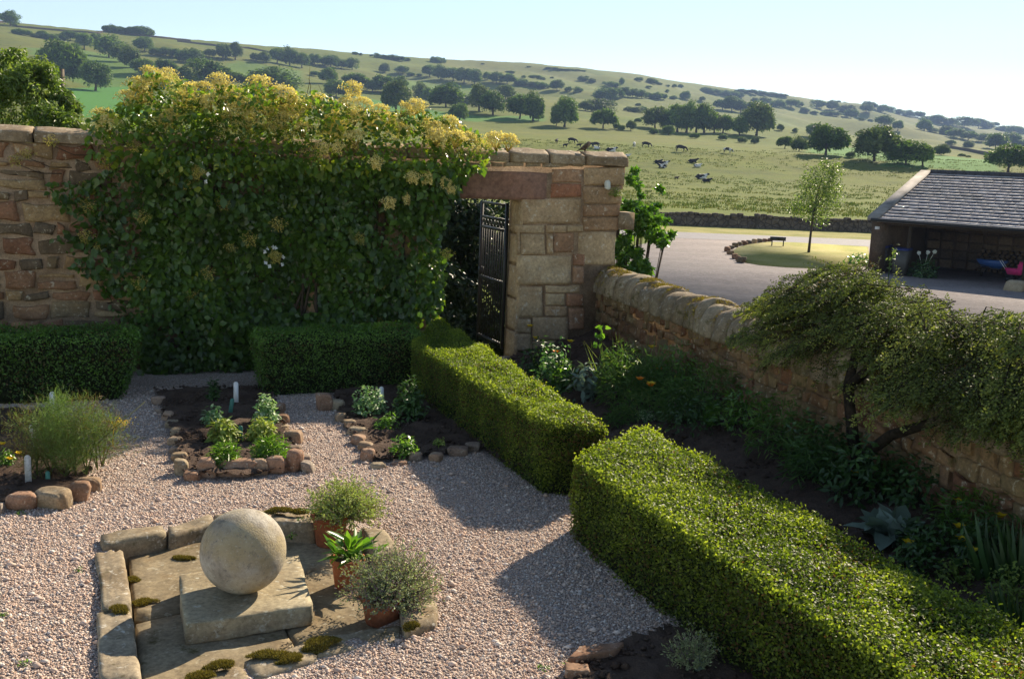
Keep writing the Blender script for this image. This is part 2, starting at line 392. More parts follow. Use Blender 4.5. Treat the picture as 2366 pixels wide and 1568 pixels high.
M['orange'] = mat_leaf('orange_petal', [(0, (.8, .2, .01)), (1, (.85, .33, .02))], .5, .3, .35, 1.1)
M['evergreen'] = mat_leaf('evergreen_leaf', [(0, (.01, .024, .007)), (.6, (.02, .045, .011)), (1, (.035, .075, .016))], .45, .35, .15, 1.2)
M['darkbark'] = mat_plain('dark_bark', (.032, .024, .017), .95, .1, .35, 30, bump=.012)
M['grass'] = mat_leaf('grass_blade', [(0, (0.045, 0.105, 0.0225)), (.6, (0.09, 0.195, 0.0375)), (1, (0.21, 0.255, 0.075))], .5, .3, .3, 1.4)
HZD, SUN_AZ, SUN_EL, SUN_E, SKY_S, SKY_DUST, EXPO, WBT = 0.0002, 33, 30, 5, .107, 0.0, 1.05, 8100
# ------------------------------------------------------------------ terrain
DZ = -1.4
SKX = [-900, -600, 0, 250, 570, 870, 1200, 1440, 1600, 1750, 1900, 2100, 2366, 2700, 3300]
SKE = [258, 258, 258, 241, 226, 213, 211, 195, 177, 165, 149, 126, 104, 88, 70]
SKD = [620, 650, 750, 810, 900, 1030, 1200, 1330, 1430, 1550, 1660, 1800, 2000, 2200, 2400]
NY = [40, 72, 130, 185, 225]; NE = [0, -135, -73, -28, 33]
def terrain(X, Y):
    X = np.asarray(X, float); Y = np.asarray(Y, float); Ys = np.maximum(Y, 1.0)
    xc = CX + F * X / np.maximum(Ys, 40)
    es = np.interp(xc, SKX, SKE); ds = np.interp(xc, SKX, SKD)
    t = np.clip((Y - 225) / (ds - 225), 0, 1) ** .75
    E = np.where(Y < 225, np.interp(Y, NY, NE), 33 + (es - 33) * t)
    Yc = np.minimum(Ys, ds)
    z = np.where(Y < 72, DZ, CH + E * Yc / F)
    z = z - np.maximum(0, Y - ds) * .03
    P = np.stack([X, Y, 0 * X], -1).reshape(-1, 3)
    u = (sn(P, 1 / 260., 11, 2) * .006 + sn(P, 1 / 70., 12, 2) * .002).reshape(X.shape)
    fade = np.clip((Y - 230) / 200, 0, 1) * np.clip((ds - Y) / 150 + .15, 0, 1)
    return z + u * np.minimum(Y, 1200) * fade
def ground_at(px, py):
    d = ray(px, py); Y = np.concatenate([np.linspace(60, 300, 160), np.geomspace(302, 2500, 420)])
    t = Y / d[1]; zr = CH + t * d[2]; zt = terrain(t * d[0], Y)
    k = np.nonzero(zr < zt)[0]
    if len(k) and k[0] > 0:
        i = k[0]; a = (zr[i - 1] - zt[i - 1]); b = zt[i] - zr[i]; y = Y[i - 1] + (Y[i] - Y[i - 1]) * a / max(a + b, 1e-6)
    else:
        y = float(np.interp(px, SKX, SKD)) * .97
    X = y / d[1] * d[0]
    return np.array([X, y, float(terrain(np.array([X]), np.array([y]))[0])])

ts = np.linspace(-.95, .95, 300)
Yr = np.concatenate([np.linspace(-25, 66, 12), np.linspace(70, 300, 90), np.geomspace(303, 2900, 190)])
TT, YY = np.meshgrid(ts, Yr); XX = TT * (YY + 60)
ZZ = terrain(XX, YY)
nr, nc = XX.shape
V = np.stack([XX, YY, ZZ], -1).reshape(-1, 3)
idx = np.arange(nr * nc).reshape(nr, nc)
Fq = np.stack([idx[:-1, :-1], idx[:-1, 1:], idx[1:, 1:], idx[1:, :-1]], -1).reshape(-1, 4)
mb = MB(); mb.add(V, [Fq])
# field colours: young crops and rough pasture, measured as areas of the hillside
pxs = np.array([proj(v) if v[1] > 60 else (0, 0) for v in V])
crop = np.zeros(len(V))
for poly, val in (([(100, 205), (330, 200), (360, 262), (150, 275)], 1.0), ([(830, 222), (930, 245), (1090, 268), (1060, 282), (850, 270)], .9), ([(1060, 270), (1250, 268), (1255, 280), (1080, 281)], .8),
                  ([(2050, 352), (2150, 357), (2310, 372), (2310, 400), (2040, 383)], .85), ([(1880, 338), (2060, 345), (2060, 375), (1860, 352)], .8), ([(60, 110), (200, 118), (440, 160), (420, 205), (210, 205), (100, 160)], .45), ([(540, 140), (700, 165), (690, 210), (520, 170)], .4),
                  ([(930, 185), (1120, 205), (1090, 226), (930, 205)], .4)):
    crop = np.maximum(crop, np.where(in_poly(pxs[:, 0], pxs[:, 1], poly) & (V[:, 1] > 60), val, 0))
ground = None
k = NT('pasture'); pos = k.coords()
n1 = k.noise(pos, .02, 5, .6); n2 = k.noise(pos, .16, 5, .65); n3 = k.noise(pos, .55, 6, .75); n4 = k.noise(pos, .0045, 4, .55)
c = k.ramp(n1.outputs[0], [(.25, (.075, .135, .013)), (.5, (.115, .16, .016)), (.75, (.17, .175, .026))])
c = k.mix(k.ramp(n4.outputs[0], [(.42, (0, 0, 0)), (.62, (.5, .5, .5))]), c, (.14, .135, .034))
c = k.mix(k.ramp(n2.outputs[0], [(.42, (0, 0, 0)), (.72, (.75, .75, .75))]), c, (.045, .075, .013))
c = k.mix(k.ramp(n3.outputs[0], [(.3, (.4, .4, .4)), (.62, (0, 0, 0))]), c, (.19, .17, .04))
c = k.mix(k.attr('crop'), c, (.065, .2, .035))
M['pasture'] = k.done(k.bsdf(c, .95, .1, k.bump(n3.outputs[0], .8, .25)))
terr = mb.build('ground', M['pasture'], smooth=True)
at = terr.data.attributes.new('crop', 'FLOAT', 'POINT'); at.data.foreach_set('value', crop.astype(np.float32))
tag(terr, 'rolling pasture rising to a long open hill ridge', None, None, 'structure')

# ------------------------------------------------------------------ driveway, road, verge, lawn
def sheet(name, pxpoly, z, mat, label, kind='structure'):
    mb = MB(); mb.add([[*G(x, y, DZ)[:2], z] for x, y in pxpoly], [np.array([list(range(len(pxpoly)))])])
    return tag(mb.build(name, mat), label, None, None, kind)
k = NT('mown_lawn'); pos = k.coords(); n1 = k.noise(pos, .5, 4); n2 = k.noise(pos, 9, 4, .7)
c = k.ramp(n1.outputs[0], [(.3, (.19, .2, .05)), (.5, (.32, .29, .1)), (.75, (.42, .36, .16))])
c = k.mix(k.ramp(n2.outputs[0], [(.4, (0, 0, 0)), (.7, (.5, .5, .5))]), c, (.1, .13, .03))
M['lawn'] = k.done(k.bsdf(c, .95, .1, k.bump(n2.outputs[0], .7, .03)))
drv = MB()
dp = [np.array([1.3, 14.2]), np.array([1.3, 40.0]), G(1560, 546, DZ)[:2], G(2000, 565, DZ)[:2], G(2600, 590, DZ)[:2], np.array([40.0, 30]), np.array([14.0, 2.0]), np.array([5.0, 2.0]), np.array([3.2, 8.0])]
slab_prism(drv, dp, DZ - .3, DZ + .004)
tag(drv.build('driveway', M['drive']), 'pinkish grey gravel driveway beyond the low wall', None, None, 'structure')
sheet('verge', [(1400, 512), (1577, 520), (2000, 537), (2500, 560), (2500, 577), (2000, 556), (1577, 538), (1400, 531)], DZ + .006, M['lawn'], 'strip of mown grass between the road and the field wall')
sheet('road', [(1380, 529), (1577, 536.5), (2000, 554), (2500, 575), (2500, 592), (2000, 569), (1577, 550.5), (1380, 543)], DZ + .010, M['road'], 'narrow grey farm road beyond the driveway')
lawnpx = [(1694, 590), (1690, 583), (1704, 574), (1730, 567), (1775, 561), (1830, 562), (1900, 566), (2000, 572), (2006, 573), (2010, 614), (1920, 622), (1818, 618), (1757, 613), (1721, 607)]
lm = MB(); slab_prism(lm, [G(x, y, DZ)[:2] for x, y in lawnpx], DZ - .1, DZ + .06)
tag(lm.build('lawn', M['lawn']), 'island of dry mown grass set in the driveway', None, None, 'structure')
for i, (x, y, w) in enumerate([(a_, b_, c_ * .62) for a_, b_, c_ in [(1687, 588, .5), (1681, 581, .55), (1690, 576, .5), (1699, 571, .55), (1709, 568, .5), (1720, 567, .6), (1731, 565, .55), (1743, 563, .55), (1755, 561, .6), (1767, 559, .5), (1779, 558, .5), (1698, 598, .6), (1712, 607, .65), (1706, 602, .45)]]):
    m_ = MB(); stone(m_, [*G(x, y, DZ)[:2], DZ], (w, w * .7, w * .75), i, 500 + i, sub=2, rough=.15)
    tag(setloc(m_.build('edging_stone', M['rubble'])), 'dark rough boulder in the curved row round the lawn island', 'edging stone', 'boulders edging the lawn island')

# low black lettered sign on two legs
p = G(1796, 571, DZ); p[2] = DZ + .06; q = thing('low_sign', 'low dark sign board on two short legs at the lawn edge', 'sign', p)
m_ = MB(); abox(m_, p + [0, 0, .28], (.82, .04, .2)); m_.build('sign_board', M['iron'], q)
for s in (-.3, .3):
    m_ = MB(); abox(m_, p + [s, .0, 0], (.05, .045, .277)); m_.build('leg', M['iron'], q)

# ------------------------------------------------------------------ dry stone field wall beside the road
def strip_wall(name, px, h, th, mat, label, cat, base_of, seed, kind=None, cope=True, group=None):
    pts = []
    for (x0, y0), (x1, y1) in zip(px[:-1], px[1:]):
        n = max(2, int(abs(x1 - x0) / 14))
        pts += [base_of(x0 + (x1 - x0) * i / n, y0 + (y1 - y0) * i / n) for i in range(n)]
    pts.append(base_of(*px[-1])); pts = np.array(pts); n = len(pts)
    r = np.random.default_rng(seed)
    tg = norm(np.gradient(pts, axis=0) * [1, 1, 0]); nn = np.stack([-tg[:, 1], tg[:, 0], 0 * tg[:, 0]], 1)
    hh = h * (1 + r.uniform(-.1, .1, n))
    prof = [(-.5, -.4), (-.42, hh * .8), (-.25, hh), (.25, hh), (.42, hh * .8), (.5, -.4)]
    V = np.stack([pts + nn * th * a + np.stack([0 * hh, 0 * hh, hh * 0 + b], 1) for a, b in prof], 1).reshape(-1, 3)
    Fq = np.array([(i * 6 + j, i * 6 + j + 1, (i + 1) * 6 + j + 1, (i + 1) * 6 + j) for i in range(n - 1) for j in range(5)])
    mb = MB(); mb.add(V, [Fq], .5)
    if cope:
        L = np.concatenate([[0], np.cumsum(np.linalg.norm(np.diff(pts, axis=0), axis=1))]); s = 0
        while s < L[-1]:
            c = np.array([np.interp(s, L, pts[:, j]) for j in range(3)]); hz = np.interp(s, L, hh)
            stone(mb, c + [0, 0, hz - .08], (.45, th * .9, r.uniform(.2, .34)), r.uniform(0, .4), int(r.integers(1e6)), sub=2)
            s += .42
    return tag(mb.build(name, mat), label, cat, group, kind)
k = NT('field_wall_stone'); pos = k.coords(); n1 = k.noise(pos, 2.2, 5, .7); v = k.n('TexVoronoi', feature='DISTANCE_TO_EDGE'); v.inputs['Scale'].default_value = 2.6; k.l(pos, v.inputs['Vector'])
c = k.ramp(n1.outputs[0], [(.3, (.07, .055, .045)), (.55, (.15, .115, .085)), (.75, (.22, .19, .15))])
c = k.mix(k.ramp(v.outputs[0], [(0, (.8, .8, .8)), (.1, (0, 0, 0))]), c, (.03, .024, .02))
M['fieldwall'] = k.done(k.bsdf(c, .95, .1, k.bump(v.outputs[0], 1, .15)))
flat = lambda x, y: np.array([*G(x, y, DZ)[:2], DZ])
strip_wall('field_wall', [(1380, 512), (1500, 518), (1577, 521), (1700, 526), (1811, 530), (2000, 537), (2150, 545)], (.74), .5, M['fieldwall'], 'dark dry stone wall between the road and the cow pasture', 'stone wall', flat, 3)
for i, (px, lab) in enumerate([([(-40, 54), (40, 52), (110, 55), (170, 63), (242, 73), (330, 84), (440, 96)], 'thin dark stone wall along the hill crest beside the skyline wood'),
                               ([(410, 97), (500, 107), (575, 113), (640, 126), (720, 134)], 'thin field wall crossing the slope below the crest'),
                               ([(2187, 341), (2240, 350), (2294, 361)], 'thin dark wall climbing away behind the shed roof')]):
    strip_wall('field_wall', px, 1.3, .7, M['fieldwall'], lab, 'stone wall', ground_at, 20 + i, cope=False, group='field walls on the hill')

# ------------------------------------------------------------------ hillside trees
def crown_cloud(mb, center, rad, ncl, nper, cl_r, leaf, T, g, lo=-.35, tw=.62):
    c = np.asarray(center, float); rad = np.asarray(rad, float)
    d = norm(g.normal(size=(ncl * 3, 3))); d = d[d[:, 2] > lo][:ncl]; ncl = len(d)
    cc = d * (g.uniform(.35, 1, (ncl, 1)) ** .5) * .78
    cr = g.uniform(.6, 1.25, ncl) * cl_r
    q = norm(g.normal(size=(ncl, nper, 3))); rr = g.uniform(.25, 1, (ncl, nper, 1)) ** .4
    P = (cc[:, None] + q * rr * cr[:, None, None]) .reshape(-1, 3)
    N = norm(q.reshape(-1, 3) + .8 * g.normal(size=(ncl * nper, 3)) + [0, 0, .5])
    tone = np.clip(np.repeat(g.normal(.48, .15, ncl), nper) + g.normal(0, .14, ncl * nper), 0, 1)
    L = leaf * g.uniform(.7, 1.35, len(P))
    leaves(mb, T, c + P * rad, N, L, L * tw, tone, g=g)

M['tree_dark'] = mat_leaf('dark_oak_foliage', [(0, (0.0363, 0.0727, 0.0181)), (.5, (0.0767, 0.141, 0.0283)), (1, (0.161, 0.243, 0.0484))], .6, .2, .3, 1.4)
M['tree_mid'] = mat_leaf('green_tree_foliage', [(0, (0.0467, 0.0972, 0.0224)), (.5, (0.0972, 0.172, 0.0374)), (1, (0.187, 0.271, 0.0561))], .6, .2, .32, 1.4)
M['tree_light'] = mat_leaf('pale_tree_foliage', [(0, (0.0483, 0.0828, 0.0248)), (.5, (0.0966, 0.145, 0.0414)), (1, (0.166, 0.214, 0.0621))], .6, .2, .3, 1.3)
TONE = {'d': ('tree_dark', 'dark'), 'm': ('tree_mid', 'green'), 'l': ('tree_light', 'pale green')}
CROWNS = []; TRUNKS = []
for v in range(7):
    g = np.random.default_rng(90 + v); mb = MB()
    crown_cloud(mb, (0, 0, .5 + .02 * (v % 3)), (.55, .55, .53), 30 + 4 * v, 95, [.34, .26, .4, .3, .24, .36, .28][v], .08, T_DIA, g, lo=-.5 if v % 2 else -.7)
    for q_ in range(1 + v % 3): a_ = g.uniform(0, 6.28); crown_cloud(mb, (.3 * math.cos(a_), .3 * math.sin(a_), g.uniform(.38, .6)), (.3, .3, .26), 12, 70, .36, .15, T_DIA, g, lo=-.7)
    CROWNS.append(mb.mesh('crown')); CROWNS[-1].materials.append(M['tree_mid'])
    mb = MB(); b = g.uniform(-.03, .03)
    tube(mb, [(0, 0, -.05), (b, 0, .15), (b, b, .35), (0, b, .6)], [.05, .035, .026, .01], 6)
    for j in range(4):
        a = g.uniform(0, 6.28); tube(mb, [(b, 0, .22 + .04 * j), (.16 * math.cos(a), .16 * math.sin(a), .45 + .03 * j), (.3 * math.cos(a), .3 * math.sin(a), .62)], [.022, .013, .005], 5)
    TRUNKS.append(mb.mesh('trunk')); TRUNKS[-1].materials.append(M['bark'])
ntree = [0]
def hill_tree(x, y, w, h, tone, label, group, name='tree'):
    """x, y: foot on the photo grid; w, h: size there"""
    p = ground_at(x, y); s = F / depth(p); H = h / s; W = w / s; i = ntree[0]; ntree[0] += 1
    v = i % 7; rz = (i * 2.399) % 6.28
    big = h > 20; tn = tone if (i * 7919) % 10 < 7 else ('m' if tone == 'd' else 'l')
    c = bpy.data.objects.new('crown' if big else name, CROWNS[v]); COL.objects.link(c)
    sc = (W * 1.14, W * 1.14, H * 1.05)
    c.material_slots[0].link = 'OBJECT'; c.material_slots[0].material = M[TONE[tn][0]]
    if big:
        o = thing(name, label, 'tree', p, group); o.rotation_euler.z = rz
        t = bpy.data.objects.new('trunk', TRUNKS[v]); COL.objects.link(t); t.parent = o; t.scale = (H, H, H); c.parent = o; c.scale = sc; c.location.z = -.05 * H
    else:
        c.location = Vector([float(a) for a in p]) - Vector((0, 0, H * .16)); c.rotation_euler.z = rz; c.scale = sc; tag(c, label, 'tree', group)
ORD = ['first', 'second', 'third', 'fourth', 'fifth', 'sixth', 'seventh', 'eighth', 'ninth', 'tenth', 'eleventh', 'twelfth', 'thirteenth', 'fourteenth', 'fifteenth', 'sixteenth', 'seventeenth', 'eighteenth', 'nineteenth', 'twentieth']
def cluster(where, group, off, items):
    items = sorted(items, key=lambda t: t[0]); n = len(items)
    for i, (x, y, w, h, tone) in enumerate(items):
        lab = f"{TONE[tone][1]} tree, {ORD[i]} from the left {where}" if n > 1 else f"{TONE[tone][1]} tree {where}"
        hill_tree(off + x / 3.0, y / 3.0, w / 3.0, h / 3.0, tone, lab, group)
Z1, Z2, Z3 = 0.0, 788.6, 1577.3
hill_tree(24, 60, 38, 36, 'm', 'lone wind-shaped tree at the far left end of the skyline', 'trees on the hill')
cluster('in the round wood on the skyline', 'skyline wood', Z1, [(755, 222, 80, 52, 'd'), (790, 227, 80, 56, 'd'), (830, 232, 80, 56, 'd'), (872, 238, 80, 52, 'd'), (915, 242, 80, 58, 'd'), (955, 248, 80, 66, 'd'), (1000, 252, 80, 70, 'd'), (1040, 254, 66, 60, 'd')])
cluster('in the scrubby row below the crest', 'scrub row below the crest', Z1, [(125, 238, 70, 42, 'm'), (175, 250, 80, 50, 'm'), (240, 262, 60, 36, 'm'), (300, 270, 90, 55, 'd'), (360, 278, 80, 45, 'd'), (420, 280, 80, 50, 'd'), (490, 282, 110, 66, 'd'), (585, 345, 110, 120, 'm'), (520, 345, 60, 45, 'm'), (665, 315, 90, 85, 'm')])
cluster('among the big trees in the left field', 'big trees in the left field', Z1, [(430, 590, 255, 282, 'd'), (660, 630, 195, 205, 'd'), (755, 402, 180, 160, 'd'), (830, 432, 110, 120, 'm'), (905, 468, 120, 145, 'm'), (1000, 520, 140, 115, 'd'), (1140, 495, 130, 85, 'd')])
cluster('in the broken line across the left slope', 'trees on the left slope', Z1, [(1000, 358, 110, 95, 'm'), (1080, 385, 90, 60, 'd'), (1150, 390, 90, 62, 'd'), (1215, 402, 100, 62, 'd'), (1320, 442, 155, 102, 'd'), (1455, 402, 85, 65, 'm'), (1545, 415, 92, 116, 'm'), (1632, 416, 84, 112, 'm')])
cluster('rising behind the climbing shrub', 'trees behind the climbing shrub', Z1, [(1255, 580, 130, 110, 'd'), (1420, 595, 250, 190, 'd'), (1605, 600, 175, 105, 'd'), (1890, 645, 310, 165, 'd'), (2330, 675, 150, 110, 'm'), (2280, 580, 110, 115, 'm'), (2180, 528, 60, 42, 'm')])
cluster('in the long belt on the upper left slope', 'belt on the upper slope', Z1, [(1770, 422, 70, 60, 'm'), (1828, 436, 84, 80, 'm'), (1920, 442, 96, 110, 'd'), (2008, 456, 110, 122, 'd'), (2092, 472, 96, 110, 'd'), (2180, 452, 90, 80, 'm'), (2290, 470, 120, 80, 'd'), (2365, 478, 90, 66, 'd')])
cluster('in the row joining the upper belt', 'belt on the upper slope', Z2, [(75, 485, 90, 85, 'd'), (90, 605, 190, 95, 'm'), (300, 506, 62, 65, 'm'), (420, 516, 90, 62, 'd')])
cluster('on the ridge left of the round clump', 'ridge trees', Z2, [(95, 380, 40, 24, 'd'), (135, 386, 22, 18, 'd'), (210, 391, 26, 15, 'd'), (245, 402, 44, 40, 'd'), (300, 408, 76, 30, 'd'), (350, 413, 80, 34, 'd'), (400, 424, 80, 40, 'd'), (455, 422, 50, 24, 'd')])
cluster('in the little clump alone on the ridge', 'ridge clump', Z2, [(645, 435, 56, 42, 'd'), (675, 437, 58, 46, 'd'), (703, 437, 44, 40, 'd')])
cluster('in the dark row on the middle slope', 'row on the middle slope', Z2, [(610, 536, 100, 86, 'd'), (690, 552, 86, 96, 'd'), (775, 562, 100, 96, 'd'), (850, 577, 115, 110, 'd'), (922, 587, 95, 100, 'd'), (1005, 552, 50, 60, 'm'), (1075, 577, 86, 80, 'd'), (1150, 587, 105, 76, 'd'), (1250, 592, 84, 50, 'd'), (1320, 602, 84, 42, 'm'), (1378, 612, 95, 52, 'm'), (1495, 626, 84, 66, 'd'), (1575, 636, 52, 40, 'm'), (1640, 641, 62, 46, 'm')])
cluster('scattered thinly below the ridge', 'scattered ridge scrub', Z2, [(1340, 546, 80, 28, 'm'), (1390, 556, 50, 24, 'm'), (1670, 561, 60, 34, 'm'), (1740, 571, 50, 30, 'm'), (1860, 600, 90, 40, 'm'), (1905, 604, 60, 36, 'm'), (1945, 581, 30, 44, 'm'), (980, 446, 22, 9, 'd'), (1170, 505, 60, 14, 'm')])
cluster('low along the middle of the ridge', 'low trees on the ridge', Z2, [(1300, 466, 30, 8, 'd'), (1440, 478, 50, 14, 'd'), (1480, 482, 50, 14, 'd'), (1520, 487, 50, 12, 'd'), (1580, 490, 60, 14, 'd'), (1630, 494, 50, 14, 'd'), (1670, 497, 50, 12, 'd')])
cluster('in the grove behind the yellow flowers', 'grove in the lower field', Z2, [(215, 640, 120, 80, 'd'), (300, 645, 170, 130, 'd'), (400, 640, 120, 110, 'd'), (380, 775, 165, 200, 'l'), (550, 695, 100, 130, 'l'), (620, 722, 120, 110, 'm'), (725, 742, 190, 155, 'd'), (850, 745, 95, 92, 'm')])
cluster('in the pair of groves in mid field', 'trees in mid field', Z2, [(820, 842, 112, 132, 'd'), (955, 772, 125, 172, 'm'), (1050, 798, 160, 165, 'd'), (1135, 690, 120, 105, 'l'), (1235, 825, 200, 170, 'd'), (1330, 838, 120, 190, 'd'), (1365, 838, 66, 66, 'd')])
cluster('standing clear above the cows', 'trees above the cows', Z2, [(1545, 882, 165, 196, 'm'), (1490, 872, 64, 90, 'm'), (1690, 772, 95, 72, 'm'), (1795, 785, 210, 100, 'm'), (1815, 892, 145, 138, 'd')])
cluster('in the dense plantation edge', 'plantation', Z2, [(1815, 700, 110, 88, 'd'), (1865, 696, 100, 90, 'd'), (1905, 680, 90, 74, 'd'), (1960, 672, 86, 62, 'd'), (2020, 677, 86, 62, 'd'), (2080, 682, 86, 62, 'd'), (2125, 684, 54, 50, 'd'), (2180, 688, 66, 52, 'd'), (2225, 690, 56, 48, 'd')])
cluster('strung along the right half of the ridge', 'ridge trees on the right', Z2, [(2065, 561, 52, 30, 'd'), (2150, 582, 72, 40, 'd'), (2205, 590, 40, 20, 'd'), (2262, 600, 30, 14, 'd'), (2310, 607, 36, 26, 'd'), (2352, 607, 32, 24, 'd')])
cluster('in the thorn scrub left of the cows\' grove', 'thorn scrub', Z2, [(1910, 896, 52, 52, 'm'), (1945, 906, 42, 46, 'd'), (2005, 906, 62, 72, 'm'), (2050, 782, 90, 46, 'm'), (1990, 772, 60, 34, 'm'), (2090, 770, 50, 36, 'm'), (2055, 850, 40, 36, 'm'), (2090, 830, 30, 24, 'm'), (2165, 931, 52, 52, 'm'), (2270, 936, 72, 62, 'm')])
cluster('in the tall grove above the pasture', 'tall grove above the pasture', Z2, [(2175, 890, 160, 150, 'l'), (2265, 905, 110, 150, 'm'), (2330, 915, 150, 190, 'd'), (2392, 920, 130, 205, 'd'), (2460, 922, 130, 190, 'd'), (2515, 925, 130, 190, 'd'), (2585, 922, 115, 140, 'l'), (2645, 922, 125, 130, 'm'), (2445, 962, 62, 50, 'd'), (2645, 972, 62, 48, 'd')])
cluster('beside the tall pale-stemmed tree', 'trees by the tall tree', Z3, [(395, 937, 90, 126, 'm'), (510, 942, 195, 215, 'm'), (505, 997, 48, 60, 'm'), (412, 992, 62, 52, 'l'), (675, 906, 46, 52, 'm'), (780, 921, 32, 40, 'l')])
cluster('in the line in front of the green strip', 'trees before the green strip', Z3, [(708, 1032, 94, 88, 'd'), (805, 1050, 100, 100, 'l'), (990, 1076, 228, 226, 'd'), (915, 955, 105, 105, 'm'), (1165, 1092, 52, 42, 'm'), (1328, 1116, 270, 240, 'l'), (1545, 1142, 260, 182, 'd'), (1665, 1152, 130, 156, 'd'), (1790, 1077, 84, 76, 'm'), (2255, 1195, 250, 205, 'd')])
cluster('in the dark clump on the far slope', 'dark clump on the far slope', Z3, [(275, 762, 110, 80, 'd'), (340, 772, 120, 96, 'd'), (400, 782, 96, 90, 'd'), (460, 792, 100, 86, 'd'), (530, 792, 110, 92, 'd')])
cluster('in the long double wood on the ridge', 'long ridge wood', Z3, [(165, 642, 84, 38, 'd'), (225, 652, 84, 42, 'd'), (285, 662, 84, 44, 'd'), (345, 672, 84, 42, 'd'), (390, 676, 64, 42, 'd'), (410, 642, 74, 28, 'd'), (470, 650, 84, 32, 'd'), (540, 657, 84, 30, 'd'), (610, 665, 84, 30, 'd'), (680, 670, 74, 24, 'd')])
cluster('in the hazy row under the ridge wood', 'hazy row under the ridge', Z3, [(20, 690, 60, 60, 'm'), (135, 700, 40, 34, 'm'), (500, 711, 52, 40, 'm'), (570, 722, 94, 52, 'm'), (655, 742, 84, 56, 'm'), (750, 747, 94, 62, 'm'), (815, 737, 42, 36, 'm'), (845, 780, 62, 36, 'd'), (930, 752, 94, 62, 'm'), (1035, 762, 74, 62, 'm'), (1140, 772, 104, 52, 'm'), (1165, 822, 84, 62, 'd'), (1270, 782, 84, 62, 'd'), (1040, 806, 104, 40, 'm'), (915, 790, 50, 24, 'm'), (975, 795, 40, 24, 'm')])
cluster('in the little umbrella-shaped row on the ridge', 'umbrella-shaped ridge trees', Z3, [(1035, 698, 30, 20, 'd'), (1075, 700, 44, 28, 'd'), (1130, 702, 46, 28, 'd'), (1180, 712, 42, 26, 'd')])
cluster('in the tree belt along the right skyline', 'right skyline belt', Z3, [(1285, 746, 84, 50, 'd'), (1330, 752, 50, 30, 'd'), (1385, 778, 74, 58, 'd'), (1440, 780, 64, 60, 'd'), (1500, 787, 84, 46, 'd'), (1560, 797, 64, 46, 'd'), (1630, 817, 84, 52, 'd'), (1700, 842, 84, 46, 'm'), (1770, 852, 114, 56, 'm'), (1860, 867, 84, 56, 'm'), (1950, 882, 124, 76, 'd'), (2050, 892, 94, 72, 'm'), (2110, 887, 74, 50, 'm'), (2165, 877, 54, 36, 'm'), (2230, 907, 94, 42, 'm'), (2300, 922, 94, 52, 'm'), (2350, 922, 54, 42, 'm')])
cluster('in the wood filling the right hollow', 'wood in the right hollow', Z3, [(1395, 872, 114, 76, 'd'), (1490, 907, 64, 72, 'm'), (1675, 907, 84, 82, 'm'), (1735, 917, 64, 36, 'm'), (1830, 942, 104, 72, 'm'), (1900, 957, 104, 62, 'd'), (1980, 972, 104, 62, 'd'), (2100, 985, 124, 62, 'm'), (2170, 1037, 164, 112, 'd'), (2262, 1002, 124, 82, 'm'), (2340, 1012, 84, 52, 'm')])
cluster('dotted about the slope left of the shed tree', 'dotted thorn bushes', Z3, [(1860, 1002, 62, 36, 'm'), (1870, 965, 40, 24, 'm'), (1980, 1017, 62, 42, 'm'), (1935, 1087, 42, 26, 'd'), (1980, 1092, 32, 18, 'd'), (2110, 1112, 32, 22, 'd'), (1300, 842, 34, 16, 'm'), (1240, 835, 40, 20, 'm')])
cluster('among the small thorns on the middle slope', 'small thorns on the middle slope', Z2, [(480, 525, 50, 24, 'm'), (540, 530, 40, 22, 'm'), (1265, 540, 30, 20, 'm'), (1820, 580, 26, 16, 'm'), (1760, 660, 30, 18, 'm'), (2130, 610, 40, 18, 'm'), (2260, 640, 30, 22, 'm'), (2300, 690, 44, 30, 'm'), (1700, 540, 30, 14, 'm'), (1460, 545, 24, 14, 'm'), (2190, 770, 40, 30, 'm'), (2060, 735, 34, 20, 'm')])

